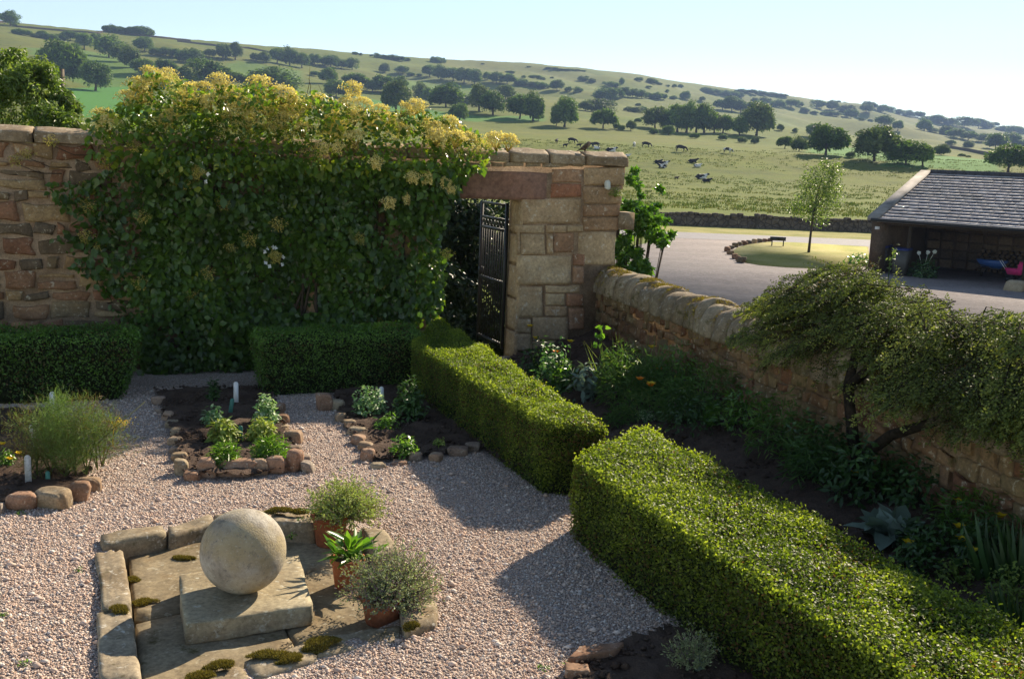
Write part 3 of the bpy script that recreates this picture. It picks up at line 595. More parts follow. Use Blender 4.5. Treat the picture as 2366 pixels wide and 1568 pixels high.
# ------------------------------------------------------------------ cows, bird (one continuous skinned body each)
def skin_mesh(name, verts, edges, root=0, sub=1):
    me = bpy.data.meshes.new(name); me.from_pydata([v[0] for v in verts], edges, []); o = bpy.data.objects.new(name, me); COL.objects.link(o)
    sk = o.modifiers.new('skin', 'SKIN'); sk.use_smooth_shade = True
    for i, v in enumerate(verts):
        r = v[1] if isinstance(v[1], tuple) else (v[1], v[1]); me.skin_vertices[0].data[i].radius = r; me.skin_vertices[0].data[i].use_root = (i == root)
    s = o.modifiers.new('sub', 'SUBSURF'); s.levels = sub; s.render_levels = sub
    bpy.context.view_layer.update()
    m2 = bpy.data.meshes.new_from_object(o.evaluated_get(bpy.context.evaluated_depsgraph_get())); m2.name = name
    bpy.data.objects.remove(o); m2.materials.clear(); return m2
def cow_mesh(kind):
    if kind == 'lie':
        v = [((-.75, 0, .42), .33), ((-.1, 0, .46), .42), ((.55, 0, .5), .36), ((.95, 0, .75), .19), ((1.2, 0, .98), .15), ((1.5, 0, .82), .1), ((-1.02, .1, .4), .06), ((-1.1, .25, .08), .035)]
        e = [(0, 1), (1, 2), (2, 3), (3, 4), (4, 5), (0, 6), (6, 7)]
        for s in (-1, 1):
            b = len(v); v += [((-.6, s * .4, .25), .15), ((-.15, s * .55, .14), .09), ((-.5, s * .6, .07), .06)]; e += [(0, b), (b, b + 1), (b + 1, b + 2)]
            b = len(v); v += [((.62, s * .32, .22), .12), ((.95, s * .32, .12), .08), ((.6, s * .38, .07), .06)]; e += [(2, b), (b, b + 1), (b + 1, b + 2)]
    else:
        hd = [((.95, 0, .98), .2), ((1.22, 0, .62), .15), ((1.42, 0, .22), .1)] if kind == 'graze' else [((.95, 0, 1.3), .19), ((1.22, 0, 1.48), .15), ((1.52, 0, 1.3), .1)]
        v = [((-.75, 0, 1.1), .3), ((-.1, 0, 1.02), .37), ((.55, 0, 1.06), .33)] + hd + [((-1.02, 0, 1.12), .06), ((-1.08, 0, .55), .035)]
        e = [(0, 1), (1, 2), (2, 3), (3, 4), (4, 5), (0, 6), (6, 7)]
        for s in (-1, 1):
            b = len(v); v += [((-.72, s * .22, .75), .15), ((-.86, s * .2, .42), .075), ((-.76, s * .2, .02), .06)]; e += [(0, b), (b, b + 1), (b + 1, b + 2)]
            b = len(v); v += [((.58, s * .2, .68), .13), ((.6, s * .2, .38), .075), ((.58, s * .2, .02), .055)]; e += [(2, b), (b, b + 1), (b + 1, b + 2)]
    for s in (-1, 1):
        h = np.array(v[4][0]); b = len(v); v.append((tuple(h + [-.06, s * .24, .06]), .045)); e.append((4, b))
    return skin_mesh('cow', v, e, 1)
def cowmat(name, lo, a, b):
    k = NT(name); n = k.noise(k.objc(), 1.15, 1, .4)
    m = k.n('Mapping'); return k.done(k.bsdf(k.ramp(n.outputs[0], [(lo, a), (lo + .02, b)]), .8, .2))
M['cow_black'] = cowmat('black_hide', .2, (.012, .011, .011), (.014, .013, .013))
M['cow_pied'] = cowmat('pied_hide', .5, (.013, .012, .012), (.62, .6, .57))
M['cow_white'] = cowmat('pale_hide', .36, (.02, .02, .02), (.66, .64, .6))
M['cow_brown'] = cowmat('brown_hide', .2, (.06, .035, .02), (.07, .04, .025))
CM = {k_: cow_mesh(k_) for k_ in ('stand', 'graze', 'lie')}
z4 = lambda x, y: ((1600 + x / 3.943) / 1.268, (350 + y / 3.943) / 1.268)
COWS = [(120, 278, 'stand', 'cow_black', 1.3, .75, 'small black cow facing the camera at the left end of the herd'), (300, 278, 'graze', 'cow_black', .1, 1, 'black cow standing sideways above the bird on the wall'),
        (220, 322, 'stand', 'cow_black', .4, .55, 'black calf below and left of the sideways black cow'), (380, 322, 'stand', 'cow_black', .2, .58, 'black calf just left of the small bird on the wall'),
        (562, 330, 'graze', 'cow_black', 3.0, 1, 'black cow standing behind a white cow just right of the bird'), (590, 345, 'lie', 'cow_white', 2.6, .8, 'white cow lying in front of a black one right of the bird'),
        (745, 378, 'lie', 'cow_pied', .2, 1.15, 'black and white cow lying just above the wall coping'), (1018, 322, 'graze', 'cow_white', 1.4, .9, 'white cow seen end-on in the middle of the herd'),
        (1155, 325, 'graze', 'cow_black', -.3, 1, 'black cow grazing right of the white end-on cow'), (1555, 375, 'graze', 'cow_black', -.2, 1.15, 'big black cow grazing with its head down to the right'),
        (2095, 390, 'graze', 'cow_pied', -.4, .95, 'black and white cow grazing alone at the right of the herd'), (1290, 505, 'lie', 'cow_black', .3, .8, 'dark cow lying at the back of the resting group'),
        (1360, 525, 'lie', 'cow_pied', -.2, .9, 'black and white cow lying in the middle of the resting group'), (1345, 560, 'lie', 'cow_pied', 2.9, .85, 'pale patched cow lying at the front of the resting group'),
        (1690, 500, 'lie', 'cow_black', -.25, .95, 'black cow stretched out behind a white cow'), (1745, 552, 'lie', 'cow_white', .3, .8, 'white cow lying in front of the stretched-out black one'),
        (1790, 690, 'lie', 'cow_pied', .15, 1.1, 'grey and white cow lying nearest of the whole herd'), (1850, 725, 'lie', 'cow_black', 0, .75, 'black and white calf lying against the nearest cow'),
        (1505, 697, 'stand', 'cow_brown', .4, .42, 'small brown calf standing by the tall shrub tip'), (940, 428, 'lie', 'cow_white', 0, .6, 'white calf lying low just above the wall end'), (840, 418, 'lie', 'cow_black', .2, .5, 'dark calf half hidden by the wall coping')]
for x, y, kind, mt, rz, sc, lab in COWS:
    p = ground_at(*z4(x, y)); o = bpy.data.objects.new('cow', CM[kind]); COL.objects.link(o)
    if not o.data.materials: o.data.materials.append(M['cow_black'])
    o.material_slots[0].link = 'OBJECT'; o.material_slots[0].material = M[mt]
    o.location = Vector([float(a) for a in p]); o.rotation_euler.z = rz; o.scale = (sc * .92,) * 3
    tag(o, lab, 'cow', 'herd of cows on the pasture')

# rough grass tussocks over the near pasture
g = np.random.default_rng(141); n = 9000
Yt = 76 + 170 * g.uniform(0, 1, n) ** 1.4; Xt = g.uniform(-.05, .52, n) * Yt; kk = sn(np.stack([Xt, Yt, 0 * Xt], 1), .03, 142, 3) > -.25; Xt, Yt = Xt[kk], Yt[kk]; n = len(Xt)
P = np.repeat(np.stack([Xt, Yt, terrain(Xt, Yt)], 1), 7, 0) + g.normal(0, 1, (n * 7, 3)) * [.3, .2, 0]
mb = MB(); leaves(mb, T_BLADE, P, g.normal(size=P.shape) * [1, 1, .2], g.uniform(.12, .34, len(P)), .1, np.clip(np.repeat(g.uniform(.1, .9, n), 7), 0, 1), dirs=EZ + g.normal(0, .45, P.shape), g=g)
M['tussock'] = mat_leaf('tussock_grass', [(0, (.05, .085, .015)), (.5, (.085, .12, .025)), (1, (.17, .15, .05))], .8, .1, .3, 1.2)
tag(mb.build('grass_tussocks', M['tussock']), 'rough grass tussocks scattered over the cow pasture', None, None, 'stuff')
# ------------------------------------------------------------------ zoom grids used when measuring the photograph
def ZM(x0, y0, s): return lambda x, y: ((x0 + x / s) / 1.268, (y0 + y / s) / 1.268)
z3, z5, z6, z7 = ZM(1250, 400, 2.613), ZM(1000, 660, 2.366), ZM(400, 1080, 3.943), ZM(950, 1080, 4.612)
zA, z8, zR, zL, zMm = ZM(0, 1120, 3.734), ZM(1500, 940, 3.408), ZM(2000, 1320, 2.347), ZM(0, 1320, 2.347), ZM(1000, 1320, 2.347)
zP = ZM(2000, 660, 2.366); zS = ZM(2500, 450, 3.136)

# ------------------------------------------------------------------ high garden wall with the gateway
J = np.array([0, 13.7, 0]); WA = norm(np.array([.941, .339, 0])); WN = np.array([WA[1], -WA[0], 0])
def WP(u, z, off=0): return J + WA * u + EZ * z + WN * off
def W(px, py):
    P = on_plane(px, py, J, WN); return float((P - J) @ WA), float(P[2])
UL, UD0, UD1, ZLIN, ZCOP, TW = -9.0, -1.107, .055, 2.11, 2.59, .45
wall = thing('garden_wall', 'tall sandstone garden wall with a coped top and an arched-over gateway'.replace('an arched-over', 'a lintelled'), 'garden wall', WP(-3, 0))
ol = [(UL, -1.6), (UD0, -1.6), (UD0, ZLIN), (UD1, ZLIN), (UD1, -1.6), (1.40, -1.6), (1.41, 1.26), (1.525, 2.5), (1.525, ZCOP), (UL, ZCOP)]
mb = MB(); n = len(ol)
bm = bmesh.new(); vs = [bm.verts.new(WP(u, z, -.02)) for u, z in ol]; f = bm.faces.new(vs); r_ = bmesh.ops.extrude_face_region(bm, geom=[f])
bmesh.ops.translate(bm, vec=Vector(-WN * TW), verts=[g for g in r_['geom'] if isinstance(g, bmesh.types.BMVert)])
bmesh.ops.triangulate(bm, faces=bm.faces[:]); bmesh.ops.recalc_face_normals(bm, faces=bm.faces[:])
bm.verts.index_update(); mb.add([v.co[:] for v in bm.verts], [np.array([[v.index for v in f.verts] for f in bm.faces])]); bm.free()
mb.build('wall_core', M['mortar'], wall)
mb = MB()
rubble(mb, J, WA, WN, -7.6, UD0 - .27, lambda u: 0.0, lambda u: ZCOP - .01, hr=(.09, .25), wr=(.13, .48), gap=.014, out=(.0, .04), seed=4)
mb.build('rubble_stonework', M['rubble'], wall)
# dressed stones measured from the photograph
ASH = [(725, 475, 1190, 668, .55), (690, 672, 712, 905, .6), (716, 744, 908, 905, .62), (680, 678, 908, 738, .7), (916, 680, 1070, 735, .55), (920, 742, 968, 900, .5), (975, 735, 1130, 888, .3), (1075, 680, 1200, 728, .75),
       (695, 910, 1115, 1135, .72), (1122, 895, 1212, 985, .2), (1122, 992, 1205, 1125, .3), (690, 1145, 892, 1388, .66), (908, 1142, 1180, 1196, .7), (910, 1203, 1064, 1290, .74), (1073, 1203, 1200, 1300, .2),
       (905, 1298, 1080, 1376, .45), (680, 1394, 805, 1505, .6), (813, 1382, 1087, 1560, .5), (680, 1512, 806, 1640, .6), (813, 1566, 1100, 1700, .55), (1090, 1310, 1210, 1480, .25),
       (960, 250, 1196, 355, .3), (957, 362, 1190, 468, .08), (1205, 236, 1518, 375, .5), (1200, 380, 1500, 515, .45), (1200, 522, 1488, 610, .35), (1195, 616, 1470, 720, .4), (1160, 726, 1448, 985, .62)]
mb = MB()
for i, (x0, y0, x1, y1, t) in enumerate(ASH):
    q = [WP(*W(*z3(a, b))) for a, b in ((x0, y1), (x1, y1), (x1, y0), (x0, y0))]
    stone_face(mb, q, WN, .014 + .006 * (i % 3), 700 + i, rough=.006, t=t)
mb.build('dressed_stonework', M['ashlar'], wall)
mb = MB()
for i, (a, b) in enumerate([(330, 398), (404, 490), (497, 580), (586, 750), (756, 880), (886, 1080), (1086, 1200)]):
    q = [WP(*W(*z3(*c))) for c in ((a, 229 + (i % 2) * 3), (b, 231), (b, 200 + (i % 3) * 4), (a, 198))]
    stone_face(mb, q, WN, .015 + .01 * (i % 2), 760 + i, rough=.008, t=.55 + .1 * (i % 3))
mb.build('levelling_course', M['coping'], wall)
mb = MB(); hi = W(*z3(950, 236)); stone_face(mb, [WP(-1.42, ZLIN + .002), WP(.42, ZLIN + .002), WP(.42, 2.475), WP(-1.42, 2.475)], WN, .02, 790, rough=.004, t=.4); mb.build('lintel', M['lintel'], wall)
mb = MB()
for i, (a, b) in enumerate([(-.02, .42), (.44, .92), (.94, 1.3), (1.32, 1.72), (1.74, 2.1)]):
    stone_face(mb, [WP(UD0 - .26 + .02 * (i % 2), a), WP(UD0 - .004, a), WP(UD0 - .004, b), WP(UD0 - .26 + .02 * (i % 2), b)], WN, .018, 800 + i, t=.35 + .1 * (i % 2))
mb.build('jamb', M['ashlar'], wall)
mb = MB()
for i, (a, b) in enumerate([(-.02, .36), (.37, .8), (.81, 1.25), (1.26, 1.66), (1.67, 2.1)]):
    stone_face(mb, [WP(UD1 - .003, a, -.42), WP(UD1 - .003, a, -.0), WP(UD1 - .003, b, -.0), WP(UD1 - .003, b, -.42)][::1], -WA, .006, 820 + i, t=.66)
mb.build('jamb', M['ashlar'], wall)
def qblock(mb, quad, z0, z1, seed, rough=.012, edge=.1, sub=4, t=None, topfun=None):
    V, Fa = ico(sub); r = np.random.default_rng(seed); c = V / np.abs(V).max(1, keepdims=True); p = c * (1 - edge) + V * edge
    p = np.sign(p) * np.minimum(np.abs(p) / (1 - edge + edge * .8), 1.0)
    s = (p[:, 0] + 1) / 2; tt = (p[:, 1] + 1) / 2; h = (p[:, 2] + 1) / 2
    q = [np.asarray(a, float)[:2] for a in quad]; s = s[:, None]; tt = tt[:, None]
    xy = q[0] * (1 - s) * (1 - tt) + q[1] * s * (1 - tt) + q[2] * s * tt + q[3] * (1 - s) * tt
    P = np.concatenate([xy, (z0 + (z1 - z0) * h)[:, None]], 1); C = P.mean(0)
    nz = sn(P + r.uniform(-3, 3, 3), 1.7, seed, 3) * rough + r.normal(0, rough * .12, len(P))
    P = P + norm(V) * nz[:, None]
    mb.add(P, [Fa], r.uniform(0, 1) if t is None else t)
cr = np.random.default_rng(31); u = UL
edges = [-9, -7.9, -6.9, -5.75, -4.8, -3.9, -3.0, -2.1, -1.3, -.52, .14, .83, 1.56]
pxs_ = [W(*z3(x, 130))[0] for x in (633, 942, 1217)]
edges = [-9, -7.9, -6.9, -5.75, -4.8, -3.9, -3.0, -2.2, -1.5, pxs_[0] - .72] + pxs_ + [1.55]
for i, (a, b) in enumerate(zip(edges[:-1], edges[1:])):
    mb = MB(); dz = cr.uniform(-.008, .008)
    qblock(mb, [WP(a + .006, 0, .06), WP(b - .006, 0, .06), WP(b - .006, 0, -TW - .08), WP(a + .006, 0, -TW - .08)], ZCOP + .004, 2.705 + dz, 840 + i, rough=.012, edge=.06)
    V = mb.V[0]; d = (V - J) @ WN; m_ = V[:, 2] > 2.66; V[m_, 2] += .075 * np.clip(1 - np.abs(d[m_] + .2) / .28, 0, 1)
    mb.build('coping_stone', M['coping'], wall, smooth=True)
# bracket stone on the far edge of the pier
mb = MB(); p = at_depth(*z3(1490, 640), depth(WP(1.45, 1.8, -.1))); frame_box(mb, p, WA, -WN, EZ, -.08, .14, -.12, .16, -.12, .11, .4); mb.build('bracket_stone', M['coping'], wall)

# ------------------------------------------------------------------ wrought iron gate standing open away from the garden
hinge = WP(UD1 - .05, 0, -.40); gd = norm(np.array([-.40, .92, 0])); gn = np.array([gd[1], -gd[0], 0])
gate = thing('garden_gate', 'black wrought iron gate standing open in the wall gateway', 'gate', hinge)
def gbox(mb, u0, u1, z0, z1, th=.02): frame_box(mb, hinge, gd, gn, EZ, u0, u1, -th / 2, th / 2, z0, z1)
mb = MB(); gbox(mb, 0, .04, .06, 2.05, .035); gbox(mb, .91, .95, .06, 2.02, .035)
for z in (.1, .95, 1.66, 1.8, 2.0): gbox(mb, .04, .91, z, z + .032, .03)
mb.build('gate_frame', M['iron'], gate)
mb = MB()
for i in range(9): tube(mb, [hinge + gd * (.13 + i * .087) + EZ * z for z in (.13, 1.0, 1.66)], .009, 6)
mb.build('bars', M['iron'], gate)
mb = MB()
for i in range(7):
    c = hinge + gd * (.12 + i * .12) + EZ * 1.745; th = np.linspace(0, 6.283, 15); tube(mb, [c + gd * .042 * math.cos(t_) + EZ * .042 * math.sin(t_) for t_ in th], .006, 5, cap=False)
mb.build('scrollwork', M['iron'], gate)
mb = MB(); gbox(mb, .86, .93, 1.0, 1.1, .06); mb.build('latch', M['iron'], gate)

# ------------------------------------------------------------------ low boundary wall with rounded cope stones
L0 = np.array([1.12, 14.05, 0]); LE = norm(np.array([1.65, -6.05, 0])); LN = np.array([LE[1], -LE[0], 0])
L0 = np.array([1.15, 14.1, 0])
def LP(s, z, off=0): return L0 + LE * s + EZ * z + LN * off
low = thing('low_wall', 'low rubble boundary wall with mossy rounded cope stones running from the gate pier', 'garden wall', LP(4, 0))
mb = MB(); frame_box(mb, L0, LE, LN, EZ, -.35, 12.5, -.42, -.02, -1.6, .93); mb.build('wall_core', M['lowrubble'], low)
mb = MB(); rubble(mb, L0, LE, LN, -.3, 11.5, lambda u: 0.0, lambda u: .93, hr=(.06, .15), wr=(.09, .3), gap=.009, out=(.0, .03), seed=9); mb.build('rubble_stonework', M['lowrubble'], low)
s = -.28; r_ = np.random.default_rng(5); i = 0
copes = []
while s < 11:
    w = r_.uniform(.2, .36); mb = MB(); V, Fa = ico(3); sd = int(r_.integers(1e6)); h = r_.uniform(.29, .34)
    p = np.sign(V) * np.abs(V) ** np.array([.35, .75, .8]); p = p * (1 + .1 * sn(V + sd % 17, .5, sd, 2)[:, None])
    P = LP(s + w / 2, .93, -.2) + LE * (p[:, [0]] * w * .5) + LN * (p[:, [1]] * .27) + EZ * (np.maximum(p[:, [2]], -.1) * h) + LE * (p[:, [2]] * r_.uniform(-.03, .05))
    mb.add(P, [Fa], r_.uniform(0, 1)); copes.append((s + w / 2, h)); mb.build('coping_stone', M['cope'], low, smooth=True); s += w + .004; i += 1
def moss_leaves(mb, P, N, g, L=.03, tone=(.5, .25)):
    leaves(mb, T_NEEDLE, P, N + g.normal(0, .8, N.shape), L * g.uniform(.6, 1.3, len(P)), L * .35, np.clip(g.normal(*tone, len(P)), 0, 1), dirs=N + g.normal(0, .7, N.shape), g=g)
mb = MB(); g = np.random.default_rng(6)
for (sc, hc) in copes:
    if sc < 6.5 and g.random() < .85:
        nmo = 800; th = g.normal(math.pi / 2 - .15, .6, nmo); al = g.uniform(-.14, .14, nmo)
        keep = sn(np.stack([al * 4 + sc, th, 0 * th], 1), 1.1, 77) > -.02
        N = LN * np.cos(th)[:, None] + EZ * np.sin(th)[:, None]
        P = LP(sc, .93, -.2) + LE * al[:, None] + LN * (.265 * np.cos(th))[:, None] + EZ * (hc * np.sin(th))[:, None]
        moss_leaves(mb, P[keep], N[keep], g, .03, (.55, .22))
for k_ in range(2600):
    pass
mb.build('moss', M['drymoss'], low)

# ------------------------------------------------------------------ clipped box hedges
def hedge(name, label, quad, h, dens, lf, mat, seed, rr=.13, bright=.12, group=None, rough=.034, flare=-.1):
    """quad: far-left, far-right, near-right, near-left corners of the hedge top in plan"""
    q = [np.asarray(a, float)[:2] for a in quad]; g = np.random.default_rng(seed)
    LX = (np.linalg.norm(q[1] - q[0]) + np.linalg.norm(q[2] - q[3])) / 2; LY = (np.linalg.norm(q[3] - q[0]) + np.linalg.norm(q[2] - q[1])) / 2
    c3 = sum(q) / 4
    o = thing(name, label, 'hedge', (c3[0], c3[1], 0), group)
    def maps(p, inset=0.0, nz=True):
        hd = np.array([LX / 2, LY / 2, h]); b = np.clip(p, [-hd[0] + rr, -hd[1] + rr, -9], [hd[0] - rr, hd[1] - rr, h - rr])
        d = p - b; N = norm(d); P = b + N * (rr - inset)
        P[:, 2] = np.maximum(P[:, 2], 0)
        # sides draw in slightly towards the foot
        k = 1 + flare * np.clip(1 - P[:, 2] / h, 0, 1) ** (.8 if flare > 0 else 2)
        P[:, 0] *= k
        bump_ = sn(np.stack([P[:, 0], P[:, 1], P[:, 2]], 1), 1.2, seed + 5, 3)
        if nz: P = P + N * (bump_ * rough)[:, None]
        a = P[:, 0] / LX + .5; t = P[:, 1] / LY + .5
        xy = (1 - a)[:, None] * t[:, None] * q[0] + a[:, None] * t[:, None] * q[1] + a[:, None] * (1 - t)[:, None] * q[2] + (1 - a)[:, None] * (1 - t)[:, None] * q[3]
        ex = norm(q[1] - q[0] + q[2] - q[3]); ey = norm(q[0] - q[3] + q[1] - q[2])
        Nw = np.concatenate([N[:, [0]] * ex + N[:, [1]] * ey, N[:, [2]]], 1)
        return np.concatenate([xy, P[:, [2]]], 1), norm(Nw), bump_
    fs = [(LX * LY, lambda n: np.stack([g.uniform(-LX / 2, LX / 2, n), g.uniform(-LY / 2, LY / 2, n), np.full(n, h)], 1))]
    for s in (-1, 1):
        fs.append((LY * h, lambda n, s=s: np.stack([np.full(n, s * LX / 2), g.uniform(-LY / 2, LY / 2, n), g.uniform(0, h, n) ** .85 * h ** .15], 1)))
        fs.append((LX * h, lambda n, s=s: np.stack([g.uniform(-LX / 2, LX / 2, n), np.full(n, s * LY / 2), g.uniform(0, h, n)], 1)))
    p = np.concatenate([f(int(a * dens)) for a, f in fs])
    P, N, bu = maps(p); n = len(P)
    inn = np.abs(g.normal(0, .036, n)) - .014; P = P - N * inn[:, None]
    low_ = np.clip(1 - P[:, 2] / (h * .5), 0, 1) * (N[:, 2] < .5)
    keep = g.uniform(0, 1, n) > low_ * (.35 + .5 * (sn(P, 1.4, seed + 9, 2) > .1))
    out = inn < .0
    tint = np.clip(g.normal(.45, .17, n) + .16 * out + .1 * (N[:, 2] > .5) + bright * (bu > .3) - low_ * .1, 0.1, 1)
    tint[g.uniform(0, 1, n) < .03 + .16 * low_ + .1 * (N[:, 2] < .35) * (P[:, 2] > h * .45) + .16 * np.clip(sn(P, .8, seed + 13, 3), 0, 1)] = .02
    edge = np.abs(N[:, 2] - .6) < .35
    sprig = edge & (g.uniform(0, 1, n) < .35); tint[sprig] = np.clip(tint[sprig] + .3, 0, 1); P[sprig] += (N[sprig] * g.uniform(0, .045, (sprig.sum(), 1)))
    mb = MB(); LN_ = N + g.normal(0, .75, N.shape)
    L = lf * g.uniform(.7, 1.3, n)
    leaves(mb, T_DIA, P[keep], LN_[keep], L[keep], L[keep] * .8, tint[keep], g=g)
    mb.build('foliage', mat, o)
    mb = MB()
    for (nx, ny, f) in ((14, 60, lambda a, b: np.stack([(a - .5) * LX, (b - .5) * LY, 0 * a + h], 1)), (60, 10, lambda a, b: np.stack([0 * a - LX / 2, (a - .5) * LY, b * h], 1)), (60, 10, lambda a, b: np.stack([0 * a + LX / 2, (a - .5) * LY, b * h], 1)),
                        (14, 10, lambda a, b: np.stack([(a - .5) * LX, 0 * a - LY / 2, b * h], 1)), (14, 10, lambda a, b: np.stack([(a - .5) * LX, 0 * a + LY / 2, b * h], 1))):
        A, B = np.meshgrid(np.linspace(0, 1, nx + 1), np.linspace(0, 1, ny + 1)); Pc, _, _ = maps(f(A.ravel(), B.ravel()), .055)
        ii = np.arange((nx + 1) * (ny + 1)).reshape(ny + 1, nx + 1); mb.add(Pc, [np.stack([ii[:-1, :-1], ii[:-1, 1:], ii[1:, 1:], ii[1:, :-1]], -1).reshape(-1, 4)])
    mb.build('branches', M['core'], o)  # closed dark shell under the leaves, standing in for the shaded twiggy inside
    return o
HZ = .6
hq1 = [G(952, 787, HZ), G(1012, 733, HZ), G(1412, 985, HZ), G(1258, 972, HZ)]
hedge('box_hedge', 'sunlit clipped box hedge running from the gateway towards the path gap', hq1, HZ, 11500, .0195, M['hedge'], 41, rr=.1, flare=.03)
n2 = G(2366, 1462, HZ); d2 = norm((n2 - G(1480, 985, HZ))); l2 = G(2125, 1568, HZ); dl = norm(l2 - G(1326, 1054, HZ))
hq2 = [G(1326, 1054, HZ), G(1480, 978, HZ), n2 + d2 * 1.3, l2 + dl * 1.6]
hedge('box_hedge', 'largest clipped box hedge, running out of the bottom right corner of the photo', hq2, HZ, 12500, .0195, M['hedge'], 42, rr=.085, flare=.05)
f0, f1 = G(-330, 947)[:2], G(322, 925)[:2]; nb = np.array([-.339, .941]) * .85
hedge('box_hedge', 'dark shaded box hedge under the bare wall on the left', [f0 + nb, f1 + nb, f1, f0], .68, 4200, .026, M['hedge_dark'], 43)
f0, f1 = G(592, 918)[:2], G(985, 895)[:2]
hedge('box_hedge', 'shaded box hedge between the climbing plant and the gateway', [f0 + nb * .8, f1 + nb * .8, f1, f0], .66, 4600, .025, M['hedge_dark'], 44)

# ------------------------------------------------------------------ climbing hydrangea over the wall
CP = [(205, 300), (222, 268), (262, 248), (298, 232), (308, 190), (345, 166), (396, 172), (432, 196), (480, 205), (535, 196), (600, 196), (650, 222), (720, 216), (780, 232), (845, 258), (900, 262), (960, 252), (1050, 288), (1125, 322), (1158, 334),
      (1120, 348), (1098, 385), (1062, 402), (1035, 440), (1012, 462), (1006, 520), (1022, 600), (1015, 700), (965, 738), (880, 742), (640, 762), (590, 800), (560, 880), (520, 915), (395, 915), (335, 880), (322, 740), (250, 712), (225, 660), (172, 620),
      (135, 545), (185, 505), (110, 440), (130, 420), (205, 420), (250, 380), (200, 345)]
g = np.random.default_rng(51)
clim = thing('climbing_shrub', 'huge climbing hydrangea with yellowing lacecap flowers smothering the garden wall', 'climbing plant', WP(-3.2, 0, .2))
xy = g.uniform([100, 160], [1165, 920], (150000, 2)); xy = xy[in_poly(xy[:, 0], xy[:, 1], CP)][:60000]
d = FW + (xy[:, [0]] - CX) / F * RT - (xy[:, [1]] - CY) / F * UP; tt = ((J - CAM) @ WN) / (d @ WN); P0 = CAM + d * tt[:, None]
uu = (P0 - J) @ WA; zz = P0[:, 2]
bul = .18 + .34 * np.clip((zz - 1.0) / 1.7, 0, 1) + .24 * sn(np.stack([uu, zz, 0 * uu], 1), .55, 52, 3)
bul = np.where(zz < .7, .35, bul)
off = bul * g.uniform(.3, 1.05, len(uu)) ** .7 + .02
top = zz > 2.55; off = np.where(top & (g.uniform(0, 1, len(uu)) < .55), g.uniform(-.55, .3, len(uu)), off)
P = WP(0, 0) + WA * uu[:, None] + EZ * zz[:, None] + WN * off[:, None] + g.normal(0, .02, (len(uu), 3))
# thinner near the tail on the left
left = np.array([(x < 330) and (y > 320) and (y < 720) for x, y in xy]); keep = g.uniform(0, 1, len(uu)) < np.where(left, .3, 1.0)
gap = sn(np.stack([uu, zz, off], 1), .9, 57, 2); keep &= g.uniform(0, 1, len(uu)) < np.clip(1.15 + .9 * gap, .2, 1)
P, zz, off, top = P[keep][:40000], zz[keep][:40000], off[keep][:40000], top[keep][:40000]
sel = g.uniform(0, 1, len(P)) < .72; P, zz, off, top = P[sel], zz[sel], off[sel], top[sel]
N = WN * .75 + EZ * .55 + g.normal(0, .5, P.shape); N[top] = EZ * .9 + WN * .2 + g.normal(0, .6, (top.sum(), 3))
dirs = -EZ * 1.0 + WN * .3 + g.normal(0, .7, P.shape)
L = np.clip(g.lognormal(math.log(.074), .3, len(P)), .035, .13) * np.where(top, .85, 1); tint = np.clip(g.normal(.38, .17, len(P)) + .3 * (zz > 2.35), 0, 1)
mb = MB(); leaves(mb, T_OVAL, P, N, L, L * .95, tint, dirs=dirs, g=g); mb.build('foliage', M['climber'], clim)
mb = MB()
for i in range(26):
    u = g.uniform(-4.3, -1.5); sl_ = g.normal(0, .05); pts = [WP(u + sl_ * k_ + .03 * g.normal(), .0 + k_ * .38, .05 + .012 * k_) for k_ in range(7)]
    tube(mb, pts, np.linspace(.025, .008, 7), 6)
for (x0, y0, x1, y1) in ((706, 232, 716, 152), (716, 215, 712, 180), (748, 240, 736, 196)):
    a, b = WP(*W(x0, y0)), WP(*W(x1, y1)); tube(mb, [a, (a + b) / 2 + WA * .02, b], [.005, .003, .0015], 5)
mb.build('stems', M['twig'], clim)
def lacecap(v, white, n=420, R_=.085):
    g = np.random.default_rng(v); mb = MB()
    r = np.sqrt(g.uniform(0, 1, n)) * R_; a = g.uniform(0, 6.283, n); r = r * (.72 + .28 * np.sin(2 * a + v) * np.cos(3 * a - v)); z = .045 * (1 - (r / R_) ** 2) + g.normal(0, .006, n)
    P = np.stack([r * np.cos(a) * (1 + .15 * np.sin(3 * a)), r * np.sin(a), z], 1); Nn = np.stack([np.cos(a) * r * 6, np.sin(a) * r * 6, np.ones(n)], 1) + g.normal(0, .6, (n, 3))
    leaves(mb, T_DIA, P, Nn, g.uniform(.009, .016, n), .012, np.clip(g.normal(.55, .25, n), 0, 1), g=g)
    for k_ in range(7):
        b = 6.283 * k_ / 7; tube(mb, [(0, 0, -.05), (.03 * math.cos(b), .03 * math.sin(b), 0), (.06 * math.cos(b), .06 * math.sin(b), .02)], [.003, .002, .0015], 4, t=.1)
    nf = sum(len(f_) for f_ in mb.F)
    for k_ in range(9 * white):
        b = g.uniform(0, 6.283); c = np.array([.1 * math.cos(b), .1 * math.sin(b), g.uniform(-.01, .02)])
        for j in range(4):
            an = j * math.pi / 2 + b; leaves(mb, T_DIA, [c], [(g.normal(0, .3), g.normal(0, .3), 1)], .022, .026, .5, dirs=[(math.cos(an), math.sin(an), 0)], g=g)
    me = mb.mesh('flower_head'); me.materials.append(M['lace']); me.materials.append(M['whitepetal']); mi = np.zeros(len(me.polygons), np.int32); mi[nf:] = 1; me.polygons.foreach_set('material_index', mi); return me
HEADS = [lacecap(60 + i, 0) for i in range(3)]; LOOSE = [lacecap(75 + i, 0, 150, .095) for i in range(3)]; HEADW = [lacecap(66 + i, 1) for i in range(2)]
